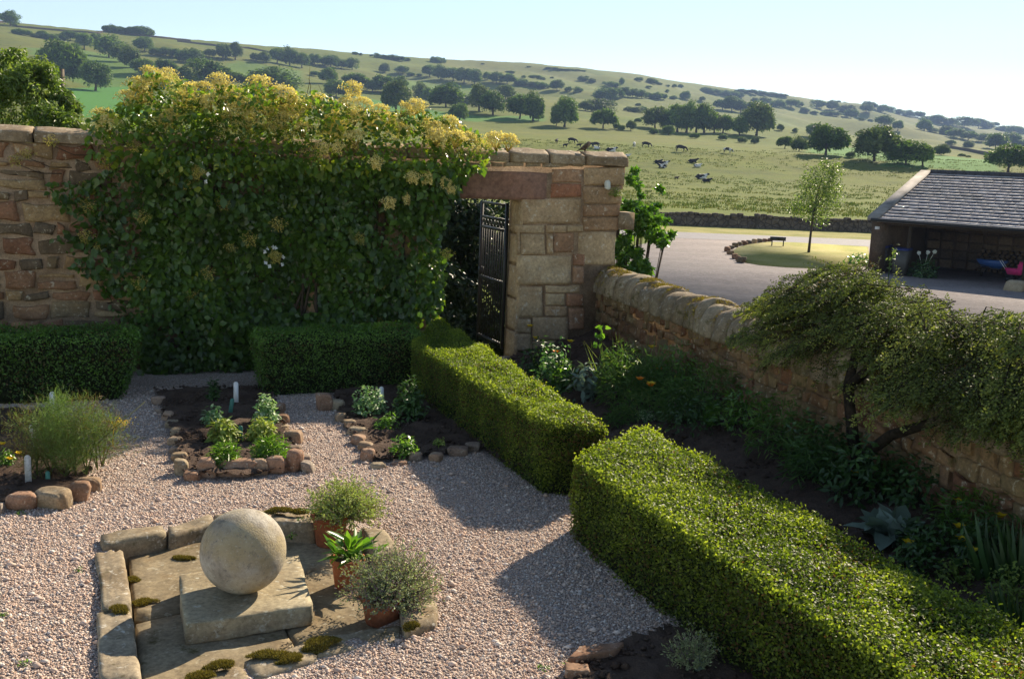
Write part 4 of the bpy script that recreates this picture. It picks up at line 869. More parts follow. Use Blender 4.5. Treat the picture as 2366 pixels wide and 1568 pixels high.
TOPH = [(345, 172), (388, 176), (325, 205), (362, 196), (300, 238), (332, 226), (252, 292), (240, 276), (440, 216), (472, 206), (507, 196), (522, 226), (560, 241), (600, 202), (636, 216), (610, 246), (660, 226), (700, 251), (735, 241), (760, 262), (815, 212), (800, 240), (840, 246), (880, 262),
        (935, 258), (962, 252), (590, 262), (650, 272), (565, 291), (515, 291), (400, 271), (380, 282), (640, 302), (700, 301), (760, 292), (800, 322), (860, 292), (900, 282), (980, 292), (1010, 302), (1040, 288), (1060, 311), (1085, 322), (1112, 328), (1142, 332), (930, 301), (980, 321), (730, 342), (760, 341), (845, 376),
        (880, 466), (916, 456), (930, 411), (965, 411), (1000, 421), (1018, 437), (675, 265), (540, 262), (480, 240), (420, 240), (820, 275), (780, 305), (1025, 325)]
DULL = [(450, 400), (400, 411), (430, 425), (375, 386), (245, 376), (122, 330), (42, 372), (66, 358), (330, 500), (510, 466), (630, 515), (230, 566), (570, 545), (200, 545), (625, 590), (480, 622), (525, 570), (325, 650), (440, 672), (468, 716), (866, 656), (840, 652), (815, 546), (870, 726), (200, 430), (1015, 582), (310, 340), (205, 470)]
WH = {(625, 590), (468, 716), (866, 656), (450, 400)}
g = np.random.default_rng(71)
for i, (x, y) in enumerate(TOPH + DULL):
    u, z = W(x, y); up = i < len(TOPH) and y < 335
    offv = g.uniform(.05, .5) if (z > 2.85) else .22 + .34 * min(max((z - 1) / 1.7, 0), 1) + .03
    if x < 260 and y > 300: offv = .1 if i % 2 else .16
    p = WP(u, z, offv) if z <= 2.85 else at_depth(x, y, depth(WP(u, z, offv)))
    o = bpy.data.objects.new('flower_head', HEADW[i % 2] if ((x, y) in WH or False) else (HEADS if i < len(TOPH) else LOOSE)[i % 3]); COL.objects.link(o); o.parent = clim; o.location = Vector([float(a) for a in p - wloc(clim)])
    nrm = norm((EZ * (1.0 if up else .35) + WN * (.45 if up else .9) + g.normal(0, .25, 3)))
    o.rotation_euler = Vector([float(a) for a in nrm]).to_track_quat('Z', 'Y').to_euler(); sc = g.uniform(1.5, 2.4) if up else g.uniform(1.05, 1.45); o.scale = (sc, sc, sc)
    if i >= len(TOPH): o.material_slots[0].link = 'OBJECT'; o.material_slots[0].material = M['lace_shade']

mb = MB()
for (x, y) in TOPH + DULL:
    if x < 260 and y > 300:
        u, z = W(x, y); p = WP(u, z - .03, .1); q = WP(min(u + .45, -4.3), z - .12, .12); tube(mb, [q, (p + q) / 2 - EZ * .05, p], [.006, .005, .004], 5)
mb.build('shoots', M['twig'], clim)
mb = MB(); fl_ = []
for (x, y) in TOPH:
    if y > 345: continue
    n = 150; q_ = np.stack([x + g.normal(0, 26, n), y + 6 + g.normal(0, 13, n)], 1); q_ = q_[in_poly(q_[:, 0], q_[:, 1], CP)]
    dq = FW + (q_[:, [0]] - CX) / F * RT - (q_[:, [1]] - CY) / F * UP; tq = ((J + WN * .12 - CAM) @ WN) / (dq @ WN); P = CAM + dq * tq[:, None]
    cl = sn(P, 2.2, 88, 2) > -.12; P = P[cl] + WN * g.uniform(-.25, .42, (cl.sum(), 1)); fl_.append(P)
P = np.concatenate(fl_); P = np.repeat(P, 9, 0) + g.normal(0, 1, (len(P) * 9, 3)) * [.028, .028, .012]
leaves(mb, T_DIA, P, EZ + g.normal(0, .55, P.shape), g.uniform(.012, .021, len(P)), .016, np.clip(g.normal(.55, .25, len(P)), 0, 1), g=g)
mb.build('loose_florets', M['lace'], clim)
# ------------------------------------------------------------------ garden ground, gravel
GG = MB()
wl0, wl1 = WP(-9, 0, -.2), WP(1.4, 0, -.2)
FZ, PT = -.07, .055                          # floor of the sunken square, top of the plinth
HOLE_ = [G(*p)[:2] for p in [(262, 1246), (700, 1193), (872, 1240), (960, 1330), (962, 1412), (830, 1470), (650, 1520), (490, 1565), (390, 1650), (292, 1650)]]
gx, gy = np.arange(-14, 8.01, .5), np.arange(-3, 15.01, .5)
outer = [np.asarray(p, float)[:2] for p in [wl1, LP(12, 0, -.2), (6, -3), (-12, -3), wl0]]
from mathutils.geometry import delaunay_2d_cdt
vv = [Vector((float(p[0]), float(p[1]))) for p in outer + HOLE_]; no, nh = len(outer), len(HOLE_)
ee = [(i, (i + 1) % no) for i in range(no)] + [(no + i, no + (i + 1) % nh) for i in range(nh)]
vo, _, fo, _, _, _ = delaunay_2d_cdt(vv, ee, [], 1, 1e-5)
tri = [f for f in fo if len(f) == 3 and not in_poly(*[np.array([sum(vo[i][k_] for i in f) / 3]) for k_ in (0, 1)], HOLE_)[0] and in_poly(*[np.array([sum(vo[i][k_] for i in f) / 3]) for k_ in (0, 1)], outer)[0]]
tri = [f if (vo[f[1]] - vo[f[0]]).cross(vo[f[2]] - vo[f[0]]) > 0 else f[::-1] for f in tri]
GG.add([(p[0], p[1], 0.0) for p in vo], [np.array(tri)])
wallv = [(p[0], p[1], 0.0) for p in HOLE_] + [(p[0], p[1], -.3) for p in HOLE_]; GG.add(wallv, [np.array([(i, (i + 1) % nh, nh + (i + 1) % nh, nh + i) for i in range(nh)])])
rim = [(p[0], p[1], 0.0) for p in outer] + [(p[0], p[1], -1.6) for p in outer]; GG.add(rim, [np.array([(i, (i + 1) % no, no + (i + 1) % no, no + i) for i in range(no)])])
tag(GG.build('gravel_ground', M['gravel']), 'pale pinkish pea gravel covering the formal garden', None, None, 'structure')
def gp(l): return [G(*p)[:2] for p in l]
BED_A = gp([(-420, 1200), (0, 1174), (115, 1160), (180, 1142), (216, 1108), (205, 1040), (150, 985), (120, 950), (-400, 965)])
BED_B = gp([(355, 905), (372, 960), (392, 1010), (405, 1060), (425, 1110), (560, 1112), (705, 1088), (690, 1050), (665, 1000), (645, 950), (625, 900)])
BED_C = gp([(762, 905), (778, 950), (800, 1000), (830, 1040), (858, 1072), (985, 1062), (1110, 1045), (1190, 1100), (1120, 990), (985, 885)])
BED_D = gp([(1280, 1585), (1345, 1527), (1430, 1488), (1590, 1436), (1480, 1370), (1400, 1300), (1362, 1262), (1420, 1250), (2400, 1900), (1350, 2100)])
BED_E = [WP(.1, 0, -.05)[:2], WP(1.4, 0, -.05)[:2], LP(12, 0, 0)[:2], G(2700, 1800)[:2], G(1560, 1140)[:2], G(1300, 1010)[:2], G(1130, 840)[:2]]
def soilbed(name, poly, base, label, cell=.05, slope=None, seed=1, amp=.024):
    xs = [p[0] for p in poly]; ys = [p[1] for p in poly]
    gx = np.arange(min(xs), max(xs) + cell, cell); gy = np.arange(min(ys), max(ys) + cell, cell); A, B = np.meshgrid(gx, gy)
    ins = in_poly(A, B, poly); P = np.stack([A, B, 0 * A], -1).reshape(-1, 3)
    z = base + amp * sn(P, 2.2, seed, 3) + amp * .35 * rng.normal(size=len(P))
    if slope is not None: z = z + slope(P)
    P[:, 2] = np.maximum(z, .006); ii = np.arange(A.size).reshape(A.shape)
    q = np.stack([ii[:-1, :-1], ii[:-1, 1:], ii[1:, 1:], ii[1:, :-1]], -1).reshape(-1, 4)
    okc = ins[:-1, :-1] & ins[:-1, 1:] & ins[1:, 1:] & ins[1:, :-1]; q = q[okc.ravel()]
    u_, inv = np.unique(q, return_inverse=True); mb = MB(); mb.add(P[u_], [inv.reshape(q.shape)], rng.uniform(0, 1, len(q)))
    return tag(mb.build(name, M['soil'], smooth=True), label, None, None, 'structure')
soilbed('soil_bed', BED_A, .05, 'dark soil of the fennel bed', seed=1)
soilbed('soil_bed', BED_B, .05, 'dark soil of the middle herb bed', seed=2)
soilbed('soil_bed', BED_C, .045, 'dark soil of the bed under the hedge', seed=3)
soilbed('soil_bed', BED_D, .035, 'shaded soil strip along the foot of the largest hedge', seed=4)
slopeE = lambda P: .32 * np.clip(1 - ((P - L0) @ LN) / 1.3, 0, 1)
soilbed('soil_bed', BED_E, .03, 'dark soil border between the hedges and the low wall', seed=5, slope=slopeE)
def zE(p): return float(.03 + slopeE(np.array([[p[0], p[1], 0]]))[0])
def GE(px, py):
    p = G(px, py)
    for _ in range(12): p = G(px, py, zE(p))
    return p
FRAME = gp([(222, 1228), (720, 1176), (890, 1222), (1020, 1425), (480, 1640), (260, 1640)])
g = np.random.default_rng(81)
def scatter(n, x0, x1, y0, y1):
    P = np.stack([g.uniform(x0, x1, n), g.uniform(y0, y1, n)], 1); k_ = np.ones(n, bool)
    for poly in (BED_A, BED_B, BED_C, BED_D, FRAME): k_ &= ~in_poly(P[:, 0], P[:, 1], poly)
    P = P[k_]; d = (P - CAM[:2]); pu = CX + F * P[:, 0] / np.maximum(P[:, 1] * .985 + .45, .1)
    return P[(pu > -60) & (pu < 1700)]
P2 = np.concatenate([scatter(140000, -4.2, 1.6, 4.2, 7.6), scatter(95000, -5.6, 1.2, 7.6, 11.2)])
P2 = np.concatenate([P2]); n = len(P2); OV = np.array([(1, 0, 0), (-1, 0, 0), (0, 1, 0), (0, -1, 0), (0, 0, 1), (0, 0, -1)], float); OF = np.array([(0, 2, 4), (2, 1, 4), (1, 3, 4), (3, 0, 4), (2, 0, 5), (1, 2, 5), (3, 1, 5), (0, 3, 5)])
sz = np.clip(g.lognormal(math.log(.0063), .38, n), .0033, .02); a = g.uniform(0, 6.283, n); el = g.uniform(.65, 1.0, n)
Vp = OV[None] * np.stack([sz, sz * el, sz * g.uniform(.5, .85, n)], 1)[:, None] * g.uniform(.75, 1.2, (n, 6, 1))
ca, sa = np.cos(a)[:, None], np.sin(a)[:, None]
Vp = np.stack([Vp[..., 0] * ca - Vp[..., 1] * sa, Vp[..., 0] * sa + Vp[..., 1] * ca, Vp[..., 2] + Vp[..., 0] * g.uniform(-.4, .4, (n, 1))], -1)
Vp[..., 0] += P2[:, [0]]; Vp[..., 1] += P2[:, [1]]; Vp[..., 2] += (sz * .35)[:, None]
mb = MB(); mb.add(Vp.reshape(-1, 3), [(OF[None] + (np.arange(n) * 6)[:, None, None]).reshape(-1, 3)], np.repeat(g.uniform(0, 1, n), 8))
big = g.integers(0, n, 500); sb = g.uniform(.016, .034, 500); Vb = OV[None] * np.stack([sb, sb * .8, sb * .55], 1)[:, None] * g.uniform(.7, 1.2, (500, 6, 1)); Vb = Vb + np.concatenate([P2[big], (sb * .3)[:, None]], 1)[:, None]
mb.add(Vb.reshape(-1, 3), [(OF[None] + (np.arange(500) * 6)[:, None, None]).reshape(-1, 3)], np.repeat(g.uniform(0, 1, 500), 8))
tag(mb.build('gravel', M['pebble']), 'loose mixed pebbles lying over the gravel', None, None, 'stuff')

# ------------------------------------------------------------------ sunken stone square with the ball
def kerb(quadpx, z, label, seed, mat='kerb', z0=-.2, rough=.016):
    mb = MB(); qblock(mb, [G(*p, z) for p in quadpx], z0, z, seed, rough=rough, edge=.16)
    return tag(setloc(mb.build('kerb_stone', M[mat], smooth=True)), label, 'kerb stone', 'stones framing the ball')
kz = .04
kerb([(222, 1412), (306, 1400), (329, 1572), (226, 1575)][::-1], kz, 'long pale kerb stone of the frame reaching the bottom edge of the photo', 1)
kerb([(217, 1272), (286, 1264), (305, 1396), (238, 1412)][::-1], kz, 'cracked kerb stone with a round moss cushion at the left of the frame', 2)
kerb([(232, 1578), (330, 1575), (350, 1700), (240, 1700)][::-1], kz, 'kerb stone running off the bottom of the photo', 12)
kerb([(229, 1232), (375, 1208), (386, 1228), (234, 1258)][::-1], kz + .01, 'pale kerb stone at the back left corner of the frame', 3)
kerb([(386, 1214), (484, 1186), (500, 1204), (391, 1236)][::-1], kz, 'pale lichened kerb stone behind the left side of the ball', 4)
kerb([(490, 1186), (620, 1180), (622, 1204), (500, 1208)][::-1], kz - .01, 'kerb stone hidden behind the stone ball', 5)
kerb([(624, 1178), (722, 1180), (730, 1212), (628, 1204)][::-1], kz + .03, 'thickly mossed kerb stone between the ball and the tallest pot', 6)
kerb([(835, 1214), (892, 1222), (925, 1275), (872, 1290)][::-1], .03, 'pale kerb stone showing behind the broad-leaved pot plant', 7)
kerb([(905, 1290), (960, 1300), (1005, 1372), (940, 1385)][::-1], .035, 'kerb stone in the shadow of the front pot plant', 8)
kerb([(925, 1388), (1008, 1385), (1012, 1432), (935, 1458)][::-1], .05, 'lichened corner stone of the frame beside the front pot', 9)
kerb([(720, 1468), (930, 1440), (928, 1478), (735, 1515)][::-1], .012, 'low mossy kerb stone in front of the front pot', 10)
kerb([(560, 1525), (715, 1480), (735, 1520), (590, 1568)][::-1], .012, 'low broken kerb stone near the bottom edge of the frame', 11)
kerb([(400, 1568), (555, 1532), (590, 1572), (420, 1625)][::-1], .012, 'low mossy kerb stone at the bottom edge of the photo', 13)
fl = [(296, 1278), (722, 1206), (1000, 1420), (330, 1640)]
P00, P10, P11, P01 = [G(*p, FZ) for p in fl]
bl = lambda a, b: P00 * (1 - a) * (1 - b) + P10 * a * (1 - b) + P11 * a * b + P01 * (1 - a) * b
for i, (a0, a1, b0, b1) in enumerate([(0, .47, 0, .52), (.475, 1, 0, .45), (0, .5, .525, 1), (.505, 1, .455, 1)]):
    mb = MB(); qblock(mb, [bl(a0, b1), bl(a1, b1), bl(a1, b0), bl(a0, b0)], -.2, FZ, 120 + i, rough=.006, edge=.03)
    tag(setloc(mb.build('flagstone', M['flag'], smooth=True)), ['flagstone in the back left of the sunken square', 'flagstone under the terracotta pots', 'flagstone in front of the plinth on the left', 'flagstone in front of the plinth on the right'][i], 'flagstone', 'flagstones inside the frame')
pl = [(428, 1443), (726, 1397), (690, 1280), (412, 1325)]
mb = MB(); qblock(mb, [G(*p, PT) for p in pl], FZ, PT, 130, rough=.007, edge=.05, sub=5, t=.4)
tag(setloc(mb.build('stone_plinth', M['plinth'], smooth=True)), 'square buff stone slab carrying the stone ball', 'plinth')
best = min((abs((c := at_depth(562, 1272, dd))[2] - 97.5 * dd / F - PT), dd) for dd in np.linspace(5, 7, 4001))[1]
bc = at_depth(562, 1272, best); br = 97.5 * best / F
k = NT('ball_stone'); pos = k.coords(); n1 = k.noise(pos, 7, 6, .7); n2 = k.noise(pos, 38, 5, .75); n3 = k.noise(pos, 3.2, 3, .5); n4 = k.noise(pos, 90, 3, .7)
c = k.ramp(n1.outputs[0], [(.3, (.2, .175, .14)), (.48, (.36, .32, .26)), (.68, (.53, .49, .41))])
c = k.mix(k.ramp(n3.outputs[0], [(.5, (0, 0, 0)), (.62, (.65, .65, .65))]), c, (.36, .28, .14))
c = k.mix(k.ramp(n2.outputs[0], [(.32, (.8, .8, .8)), (.46, (0, 0, 0))]), c, (.16, .14, .12))
c = k.mix(k.ramp(n4.outputs[0], [(.6, (0, 0, 0)), (.7, (.6, .6, .6))]), c, (.55, .52, .46))
M['ball'] = k.done(k.bsdf(c, .92, .15, k.bump(k.mix(.5, n2.outputs[0], n4.outputs[0]), 1.0, .009)))
mb = MB(); V, Fa = ico(5); P = bc + V * br * (1 + .006 * sn(V, .8, 5, 3))[:, None]; mb.add(P, [Fa]); tag(setloc(mb.build('stone_ball', M['ball'], smooth=True)), 'large weathered stone ball resting on the buff slab', 'stone ball')
def moss(p, r, h, label, seed, n=4200, mat='moss', el=1.0, rz=0.0):
    g = np.random.default_rng(seed); a = g.uniform(0, 6.283, n); rr = np.sqrt(g.uniform(0, 1, n)); k_ = rr < .75 + .25 * sn(np.stack([np.cos(a), np.sin(a), 0 * a], 1), .5, seed, 2)
    a, rr = a[k_], rr[k_]; x, y = r * rr * np.cos(a), r * el * rr * np.sin(a); c_, s_ = math.cos(rz), math.sin(rz)
    P = np.asarray(p) + np.stack([x * c_ - y * s_, x * s_ + y * c_, h * np.sqrt(np.maximum(0, 1 - rr ** 2)) - .004], 1)
    N = np.stack([np.cos(a) * rr * .6, np.sin(a) * rr * .6, np.ones(len(a))], 1)
    pk_ = sn(P, 3.5, seed + 50, 3); kk = (pk_ + .55 - .5 * np.hypot((P - np.asarray(p))[:, 0], (P - np.asarray(p))[:, 1]) / r) > 0; P, N = P[kk], N[kk]; P[:, 2] -= h * .45 * np.clip(-pk_[kk] + .2, 0, 1); mb = MB(); moss_leaves(mb, P, N, g, .016, (.45, .28))
    return tag(setloc(mb.build('moss_cushion', M[mat])), label, 'moss', 'moss cushions in the stone square')
moss(G(*zL(810, 1095), kz), .07, .02, 'round moss cushion on the left kerb', 1)
moss(G(*zL(1020, 1040), FZ), .11, .015, 'moss patch on the paving beside the left kerb', 2, el=.6, rz=.6)
moss(G(*zL(915, 890), FZ), .06, .012, 'small moss patch in the paving corner', 3)
moss(G(*zL(1260, 740), FZ), .1, .012, 'thin moss along the paving behind the plinth', 4, el=.4)
for i, (x, y, r, h, el, lab) in enumerate([(1930, 440, .14, .05, .5, 'thick moss draped over the back kerb beside the ball'), (2060, 450, .11, .05, .6, 'moss hump on the back kerb beside the tallest pot')]): moss(G(*zL(x, y), kz + .02), r, h, lab, 20 + i, 7000, el=el)
for i, (x, y, r, h, el) in enumerate([(1540, 1490, .12, .03, .5), (1880, 1420, .16, .03, .5), (2200, 1340, .14, .035, .6), (2010, 1450, .1, .03, .6), (1400, 1560, .12, .025, .5)]):
    moss(G(*zL(x, y), .014), r, h, ['moss along the front kerb left of the middle', 'dark moss on the front kerb below the plinth corner', 'moss below the front pot', 'moss spilling from the front kerb onto gravel', 'moss at the bottom edge of the frame'][i], 30 + i, 7000, el=el, rz=.35)
moss(G(*zMm(480, 1215), .052), .07, .03, 'moss on the corner stone beside the front pot', 45, el=.6)

# terracotta pots
def pot(p, r, h, label, seed):
    q = thing('terracotta_pot', label, 'flower pot', p, 'terracotta pots by the ball'); mb = MB()
    lathe(mb, [(.001, 0), (r * .72, 0), (r * .75, .01), (r * .93, h * .8), (r * .95, h * .82), (r * 1.04, h * .83), (r * 1.06, h * .87), (r * 1.06, h * .97), (r * 1.03, h), (r * .96, h), (r * .94, h * .95), (r * .9, h * .8)], p, 40)
    mb.build('pot_body', M['terracotta'], q, smooth=True); mb = MB(); lathe(mb, [(r * .93, h * .86), (r * .5, h * .9), (.001, h * .9)], p, 24); mb.build('compost', M['soil'], q); return q
pp1, pp2, pp3 = G(762, 1256, FZ), G(802, 1354, FZ), G(884, 1434, FZ)
pot(pp1, .128, .235, 'tallest terracotta pot, standing behind the ball with a green heath plant', 1)
pot(pp2, .105, .2, 'small terracotta pot with a broad-leaved plant, between the two others', 2)
pot(pp3, .136, .18, 'terracotta pot nearest the camera, filled by a grey-green herb', 3)
def shoots(mb, c, r, h, n, nl, L, Wd, g, tint=(.5, .2), start=.35, spread=1.0, T=T_DIA, upb=.35, purple=0):
    d = norm(g.normal(size=(n, 3))); d[:, 2] = np.abs(d[:, 2]) + upb; d = norm(d)
    R_ = np.stack([d[:, 0] * r, d[:, 1] * r, d[:, 2] * h], 1) * g.uniform(.72, 1.12, (n, 1))
    t = g.uniform(start, 1, (n, nl)); bend = g.normal(0, .05, (n, 1, 3)) * t[..., None] ** 2
    P = np.asarray(c) + R_[:, None] * t[..., None] + bend * r * 2 + g.normal(0, .004, (n, nl, 3))
    N = norm(R_)[:, None] * .3 + g.normal(0, .8, (n, nl, 3)); D = norm(R_)[:, None] + g.normal(0, .5, (n, nl, 3))
    tn = np.clip(g.normal(*tint, (n, nl)) + .25 * (t - .7), 0.22 if purple else 0, 1)
    if purple: tn[g.uniform(0, 1, (n, nl)) < purple] = .03
    leaves(mb, T, P.reshape(-1, 3), N.reshape(-1, 3), (L * g.uniform(.7, 1.3, (n, nl))).ravel(), Wd, tn.ravel(), dirs=D.reshape(-1, 3), g=g)
    for i in range(0, n, 5): tube(mb, [np.asarray(c) + R_[i] * s for s in (0, .5, .95)], [.003, .0022, .001], 4, t=.02, cap=False)
def plant(name, label, cat, p, fn, mat, group=None, seed=1):
    g = np.random.default_rng(seed); mb = MB(); fn(mb, g); return tag(setloc(mb.build(name, M[mat])), label, cat, group)
plant('potted_heath', 'yellow-green heath-like herb bushing over the tallest pot', 'plant', None, lambda mb, g: shoots(mb, pp1 + [.1, .0, .19], .31, .27, 560, 16, .021, .013, g, (.62, .2), purple=.09, upb=.12), 'thyme', seed=1)
plant('potted_herb', 'grey-green purple-flecked herb bushing over the front pot', 'plant', None, lambda mb, g: shoots(mb, pp3 + [.05, .0, .12], .31, .33, 620, 17, .021, .012, g, (.55, .22), purple=.22, upb=.12), 'sageleaf', seed=2)
def broad(c, r, h, n, L, Wd, T=T_OVAL):
    def f(mb, g):
        a = g.uniform(0, 6.283, n); el = g.uniform(.25, 1.3, n); d = np.stack([np.cos(a) * np.cos(el), np.sin(a) * np.cos(el), np.sin(el)], 1)
        P = np.asarray(c) + d * np.array([r, r, h]) * g.uniform(.2, .75, (n, 1)); N = EZ + g.normal(0, .5, (n, 3)) - d * .5
        leaves(mb, T, P, N, L * g.uniform(.7, 1.2, n), Wd * g.uniform(.8, 1.2, n), np.clip(g.normal(.6, .2, n), 0, 1), dirs=d + g.normal(0, .25, (n, 3)), g=g)
        for i in range(n): tube(mb, [np.asarray(c), (np.asarray(c) + P[i]) / 2 + EZ * .01, P[i]], [.004, .003, .002], 4, t=.6, cap=False)
    return f
plant('potted_leafy_plant', 'bright green broad-leaved plant in the smallest pot', 'plant', None, broad(pp2 + [.02, 0, .16], .2, .24, 46, .15, .055), 'bright', seed=3)

# ------------------------------------------------------------------ edging stones round the beds (each a thing)
EDGE = []
def edge(fn, s, rows, bed):
    for i, (x, y, w, h, c, lab) in enumerate(rows):
        px, py = fn(x, y - h * .12); p = G(px, py); sc = F / depth(p); ww = w / s / 1.268 / sc; hh = h / s / 1.268 / sc
        p = p + np.array([0, min(.08, ww * .3), 0]); mb = MB(); r = np.random.default_rng(int(x * 7 + y))
        stone(mb, p + [0, 0, -.015], (ww * 1.12, max(.12, ww * r.uniform(.65, .95)), hh * .92 + .02), r.uniform(-.35, .35), int(x * 3 + y), block=r.uniform(.45, .75), rough=.13, sub=4, t=c)
        tag(setloc(mb.build('edging_stone', M['edging'], smooth=True)), lab, 'edging stone', 'stones edging the ' + bed)
edge(z6, 3.943, [(245, 430, 150, 120, .9, 'dark mossy boulder at the shaded back corner of the middle herb bed'), (270, 520, 100, 70, .95, 'small dark stone below the shaded corner boulder'), (345, 605, 120, 95, .5, 'brown stone on the shadow line of the middle herb bed'),
    (395, 690, 150, 95, .15, 'yellow-lichened stone on the left side of the middle herb bed'), (435, 790, 110, 100, .1, 'small buff stone above the long one on the left side'), (440, 900, 130, 130, .35, 'rounded buff stone halfway down the left side of the middle herb bed'), (460, 985, 170, 80, .95, 'flat grey stone on the left side of the middle herb bed'),
    (480, 1085, 160, 110, .3, 'mossy topped stone just behind the pale cornerstone'), (505, 1250, 160, 215, .05, 'pale cornerstone with a dark hole in its top'), (635, 1310, 150, 130, .7, 'small pinkish stone right of the pale cornerstone'), (800, 1285, 195, 250, .62, 'pointed reddish stone in the front row'),
    (1095, 1265, 390, 215, .68, 'widest stone in the front row, with a dip in its top'), (1410, 1245, 180, 190, .42, 'rounded buff stone near the middle of the front row'), (1615, 1235, 230, 205, .66, 'big square brown stone in the front row'), (1815, 1215, 165, 250, .75, 'tall upright brown stone at the right end of the front row'),
    (1905, 1165, 80, 65, .0, 'little whitish stone at the right end of the front row'), (1970, 1210, 130, 140, 1.0, 'grey wedge stone at the outer right corner'), (1655, 525, 90, 125, .72, 'reddish stone behind the tall variegated plant'), (1690, 640, 110, 105, .6, 'flat brown stone beside the golden plant'),
    (1690, 720, 90, 60, .2, 'small pale stone on the right side of the middle herb bed'), (1800, 880, 170, 160, .45, 'rounded stone on the right side of the middle herb bed'), (1835, 985, 130, 90, .95, 'dark low stone below the rounded one on the right side'), (1900, 1075, 170, 70, .97, 'flat grey slab behind the tall upright stone')], 'middle herb bed')
edge(z7, 4.612, [(170, 585, 165, 175, .08, 'pale stone at the top of the row beside the hedge bed'), (215, 730, 125, 130, .3, 'small buff stone second down the row'), (345, 815, 170, 125, .2, 'rounded buff stone third down the row'), (430, 920, 210, 120, .12, 'flat-topped buff stone in the middle of the row'),
    (450, 1040, 175, 120, .5, 'brown stone below the flat-topped one'), (560, 1125, 190, 120, .35, 'squat stone near the bottom of the row'), (575, 1260, 165, 170, .6, 'brown stone at the bottom corner of the hedge bed'), (720, 1350, 175, 85, .02, 'pale flat stone lying out on the gravel'),
    (1000, 1300, 200, 60, .85, 'flat broken brick at the front of the hedge bed'), (1220, 1255, 150, 115, .97, 'grey stone at the front edge in the hedge shadow'), (1500, 1260, 165, 90, .5, 'low brown stone in the hedge shadow'), (1820, 1195, 240, 115, .9, 'large dim stone in the hedge shadow'), (2000, 1125, 165, 110, .95, 'dim stone touching the foot of the hedge')], 'hedge bed')
edge(zA, 3.734, [(215, 1420, 275, 215, .72, 'pinkish boulder at the front of the fennel bed'), (550, 1415, 390, 235, .1, 'long pale greenish boulder at the front of the fennel bed'), (842, 1325, 210, 205, .55, 'brown rounded boulder right of the long pale one'), (962, 1215, 210, 160, .4, 'yellowish boulder at the outer corner under the fennel'), (-20, 1450, 90, 120, 1.0, 'grey boulder at the left edge of the photo')], 'fennel bed')
mb = MB(); p = G(*z6(2170, 470)); stone(mb, p, (.17, .15, .2), .2, 77, block=.6, rough=.12, sub=4, t=.82); tag(setloc(mb.build('edging_stone', M['edging'], smooth=True)), 'upright brown stone standing alone in the wall shadow', 'edging stone')
# slab and brick at the bottom edge
mb = MB(); c = G(1378, 1524); qblock(mb, [c + [-.17, -.13, 0], c + [.09, -.02, 0], c + [.16, .1, 0], c + [-.1, .02, 0]], -.01, .07, 3, rough=.01, t=.8); tag(setloc(mb.build('stone_slab', M['edging'], smooth=True)), 'flat grey stone slab at the bottom edge of the gravel', 'stone slab')
mb = MB(); c = G(1330, 1562); qblock(mb, [c + [-.06, -.05, 0], c + [.07, -.05, 0], c + [.07, .05, 0], c + [-.06, .05, 0]], -.01, .06, 4, rough=.012, t=.6); tag(setloc(mb.build('brick', M['edging'], smooth=True)), 'broken reddish brick end at the bottom edge of the photo', 'brick')

# ------------------------------------------------------------------ plant labels
def plabel(fn, x, yb, yt, label, mat='white', lean=0.0, w=.05, z=.05):
    p = G(*fn(x, yb), z); s = F / depth(p); h = (fn(x, yb)[1] - fn(x, yt)[1]) / s * 1.03
    th = np.linspace(0, math.pi, 9); out = [(-w / 2, -.06), (w / 2, -.06)] + [(w / 2 * math.cos(t), h - w / 2 + w / 2 * math.sin(t)) for t in th]
    V = []; 
    for dy in (-.003, .003): V += [(a + lean * b, dy, b) for a, b in out]
    n = len(out); V = np.array(V) + p
    mb = MB(); mb.add(V, [np.array([list(range(n))]), np.array([list(range(n, 2 * n))[::-1]]), np.array([(i, i + n, (i + 1) % n + n, (i + 1) % n) for i in range(n)])])
    tag(setloc(mb.build('plant_label', M[mat])), label, 'plant label', 'plant labels in the beds')
plabel(z6, 1150, 390, 150, 'white plant label standing at the back of the middle herb bed')
plabel(z7, 770, 450, 240, 'white plant label beside the bright variegated bush')
plabel(zA, 575, 262, 100, 'white plant label in front of the shaded left hedge')
plabel(zA, 312, 1095, 790, 'large grey plant label at the front of the fennel bed', 'greylabel')
plabel(zA, 400, 728, 465, 'leaning grey plant label in the fennel', 'greylabel', lean=-.2, w=.04)
plabel(z6, 1085, 500, 340, 'green plastic tag at the back of the middle herb bed', 'teal', lean=.15, w=.04)
plabel(z6, 1200, 810, 655, 'green plastic tag between the two golden plants', 'teal', w=.04)
plabel(zA, 530, 790, 670, 'pale green tag in the middle of the fennel', 'silver', w=.06)
plabel(zA, 525, 1090, 965, 'green tag low at the front of the fennel', 'teal', w=.035)
plabel(zR, 120, 1465, 1400, 'pale tag among grey herbs at the foot of the largest hedge', 'silver', w=.05, z=.08)

